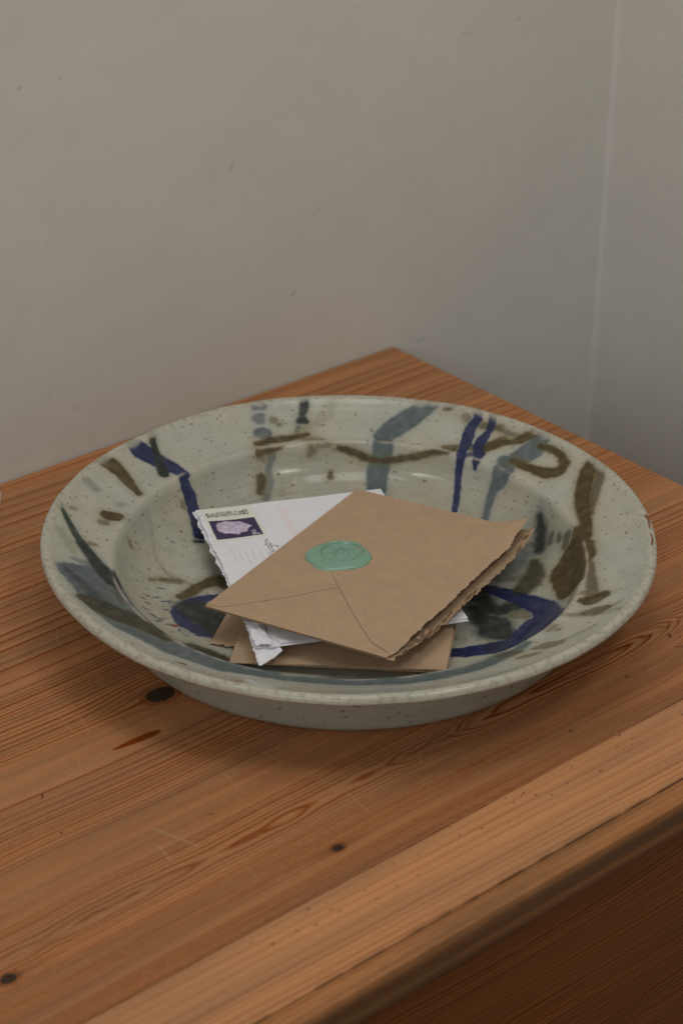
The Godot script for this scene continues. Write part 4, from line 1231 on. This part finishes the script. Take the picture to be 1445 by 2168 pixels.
func white_envelope() -> void:
	var at := Transform3D(Vector3(0.96180, -0.01259, -0.27347), Vector3(0.00241, 0.99929, -0.03753), Vector3(0.27375, 0.03544, 0.96115), Vector3(-0.01351, 0.02256, -0.00148))
	var o := thing("white_envelope", "torn white envelope with a violet stamp, handwriting and a ragged left edge", "envelope", at)
	var m := paint_mat(Color.WHITE, 0.6, white_image())
	m.metallic_specular = 0.35
	m.texture_repeat = false
	var plain := paint_mat(Color(0.76, 0.75, 0.785), 0.65)
	var uv := func(p: Vector3) -> Vector2: return Vector2((p.x + 57.0) / 114.0, (p.z + 81.0) / 162.0)
	var ragged := func(z: float, kk: float) -> float:
		return n1.get_noise_1d(z / 11.0 + kk) * 0.7 + n2.get_noise_1d(z / 3.4 + kk) * 0.42 * (0.4 + absf(n3.get_noise_1d(z / 19.0 + kk)) * 1.6) + n3.get_noise_1d(z / 1.1 + kk) * 0.3
	var top := func(a: float, b: float) -> Vector3:
		var z := lerpf(-81, 81, b)
		var x0: float = -57.0 + ragged.call(z, 0.0) + 1.6 * smoothstep(20.0, 81.0, z)
		# the corner next to the viewer has been ripped away
		x0 += 9.0 * smoothstep(62.0, 80.0, z)
		var x := lerpf(x0, 57.0, a)
		var e := smoothstep(0.0, 0.06, a)
		var y := 0.35 * n2.get_noise_2d(x / 45.0, z / 45.0) + 0.25 * (1.0 - e) * n3.get_noise_1d(z / 3.0)
		y += 0.5 * (1.0 - smoothstep(0.0, 0.16, a)) * (0.5 + n1.get_noise_1d(z / 14.0))
		return Vector3(x, y, z)
	mi("front_panel", sheet(top, 60, 150, 0.25, uv), m, o)
	var back := func(a: float, b: float) -> Vector3:
		var z := lerpf(-80.8, 80.6 + 1.5 * smoothstep(0.5, 1.0, a), b)
		var x0: float = -58.5 + ragged.call(z, 50.0) * 1.2
		var x := lerpf(x0, 57.2, a)
		var y := -1.15 - 0.6 * sin(PI * clampf(a, 0, 1)) + 0.3 * n2.get_noise_1d(z / 4.0) * (1.0 - smoothstep(0.0, 0.05, a))
		y += 0.5 * (1.0 - smoothstep(0.0, 0.04, a))
		return Vector3(x, y, z)
	mi("back_panel", sheet(back, 60, 150, 0.25, uv), plain, o)
	# the letter inside, seen as a second edge at the right-hand corner
	var letter := func(a: float, b: float) -> Vector3:
		return Vector3(lerpf(-52, 56.2, a), -0.55, lerpf(-79, 82.4, b))
	mi("folded_letter", sheet(letter, 8, 8, 0.35, uv), plain, o)
	# ripped corner, folded over and hanging down towards the viewer
	var scrap := func(a: float, b: float) -> Vector3:
		var left := Vector3(-58.6, -0.4, 52).lerp(Vector3(-60.8, -4.4, 93.5), b)
		var right := Vector3(-52.0, 0.3, 60).lerp(Vector3(-46.0, -2.2, 86.0), smoothstep(0.0, 0.8, b))
		right = right.lerp(Vector3(-58.5, -4.2, 93.2), smoothstep(0.72, 1.0, b))
		var p := left.lerp(right, a)
		p.x += 0.7 * n1.get_noise_1d(p.z / 2.0) * (1.0 - a)
		p.y += 0.6 * n2.get_noise_2d(p.x / 7.0, p.z / 9.0) + 1.2 * absf(a - 0.45 - 0.2 * b)
		return p
	mi("torn_corner", sheet(scrap, 18, 34, 0.25, uv), plain, o)
	var fold := func(a: float, b: float) -> Vector3:
		var p := Vector3(-59.0 + 8.5 * a, 0.5 + 1.2 * sin(a * 2.6) * (1.0 - 0.5 * b), lerpf(58, 80, b) + 2.0 * a)
		p += Vector3(n1.get_noise_2d(a * 4.0, b * 6.0), 0.5 * n2.get_noise_2d(a * 3.0, b * 3.0), 0) * 0.8
		return p
	mi("paper_shred", sheet(fold, 10, 18, 0.22, uv), plain, o)
	# stamp
	var sm := paint_mat(Color.WHITE, 0.45, stamp_image())
	sm.texture_repeat = false
	var stamp := func(a: float, b: float) -> Vector3:
		var x := lerpf(-54.3, -23.3, a)
		var z := lerpf(-80.6, -38.6, b)
		return Vector3(x, 0.35 * n2.get_noise_2d(x / 45.0, z / 45.0) + 0.12 + 0.5 * (1.0 - smoothstep(0.0, 0.16, (x + 57.0) / 114.0)) * (0.5 + n1.get_noise_1d(z / 14.0)), z)
	var suv := func(p: Vector3) -> Vector2: return Vector2((p.x + 54.3) / 31.0, (p.z + 80.6) / 42.0)
	mi("stamp", sheet(stamp, 20, 30, 0.08, suv), sm, o)


# ---------------------------------------------------------------- clear plate at the left edge

func build_clear_plate() -> void:
	var st2 := SurfaceTool.new()
	st2.begin(Mesh.PRIMITIVE_TRIANGLES)
	var c := PackedVector2Array()
	for q in [[1, -1, -PI / 2], [1, 1, 0.0], [-1, 1, PI / 2], [-1, -1, PI]]:
		for k in 9:
			var a: float = q[2] + PI / 2 * k / 8.0
			c.append(Vector2(q[0] * 28.0 + 12.0 * cos(a), q[1] * 24.0 + 12.0 * sin(a)))
	var prof := [[0.0, 0.0], [0.0, 1.5], [-0.35, 1.9], [-0.9, 1.9], [-1.3, 1.5], [-1.8, 1.0]]
	st2.set_smooth_group(0)
	for k in c.size():
		var a := c[k]
		var b := c[(k + 1) % c.size()]
		var na := a.normalized()
		var nb := b.normalized()
		for i in prof.size() - 1:
			var p0: Vector2 = a + na * prof[i][0]
			var p1: Vector2 = b + nb * prof[i][0]
			var p2: Vector2 = b + nb * prof[i + 1][0]
			var p3: Vector2 = a + na * prof[i + 1][0]
			quad(st2, Vector3(p0.x, prof[i][1], p0.y) * MM, Vector3(p3.x, prof[i + 1][1], p3.y) * MM, Vector3(p2.x, prof[i + 1][1], p2.y) * MM, Vector3(p1.x, prof[i][1], p1.y) * MM, Vector2(), Vector2(), Vector2(), Vector2())
	for k in c.size():
		var a := c[k]
		var b := c[(k + 1) % c.size()]
		for q in [[Vector3(0, 1.0, 0), 1.0, -1.8, false], [Vector3(0, 0, 0), 0.0, 0.0, true]]:
			var pa: Vector2 = a + a.normalized() * q[2]
			var pb: Vector2 = b + b.normalized() * q[2]
			var tri := [q[0], Vector3(pa.x, q[1], pa.y), Vector3(pb.x, q[1], pb.y)]
			if q[3]:
				tri.reverse()
			for v in tri:
				st2.add_vertex(v * MM)
	st2.generate_normals()
	var glass := StandardMaterial3D.new()
	glass.albedo_color = Color(0.97, 0.98, 0.98, 0.02)
	glass.transparency = BaseMaterial3D.TRANSPARENCY_ALPHA
	glass.refraction_enabled = true
	glass.refraction_scale = 0.05
	glass.roughness = 0.08
	var m := mi("clear_dish", st2.commit(), glass)
	m.transform = Transform3D(Basis(Vector3.UP, deg_to_rad(6.0)), Vector3(-0.2514, 0.0003, -0.089))
	m.set_meta("label", "clear glass dish on the pine top, just its rounded corner showing at the left edge")
	m.set_meta("category", "dish")
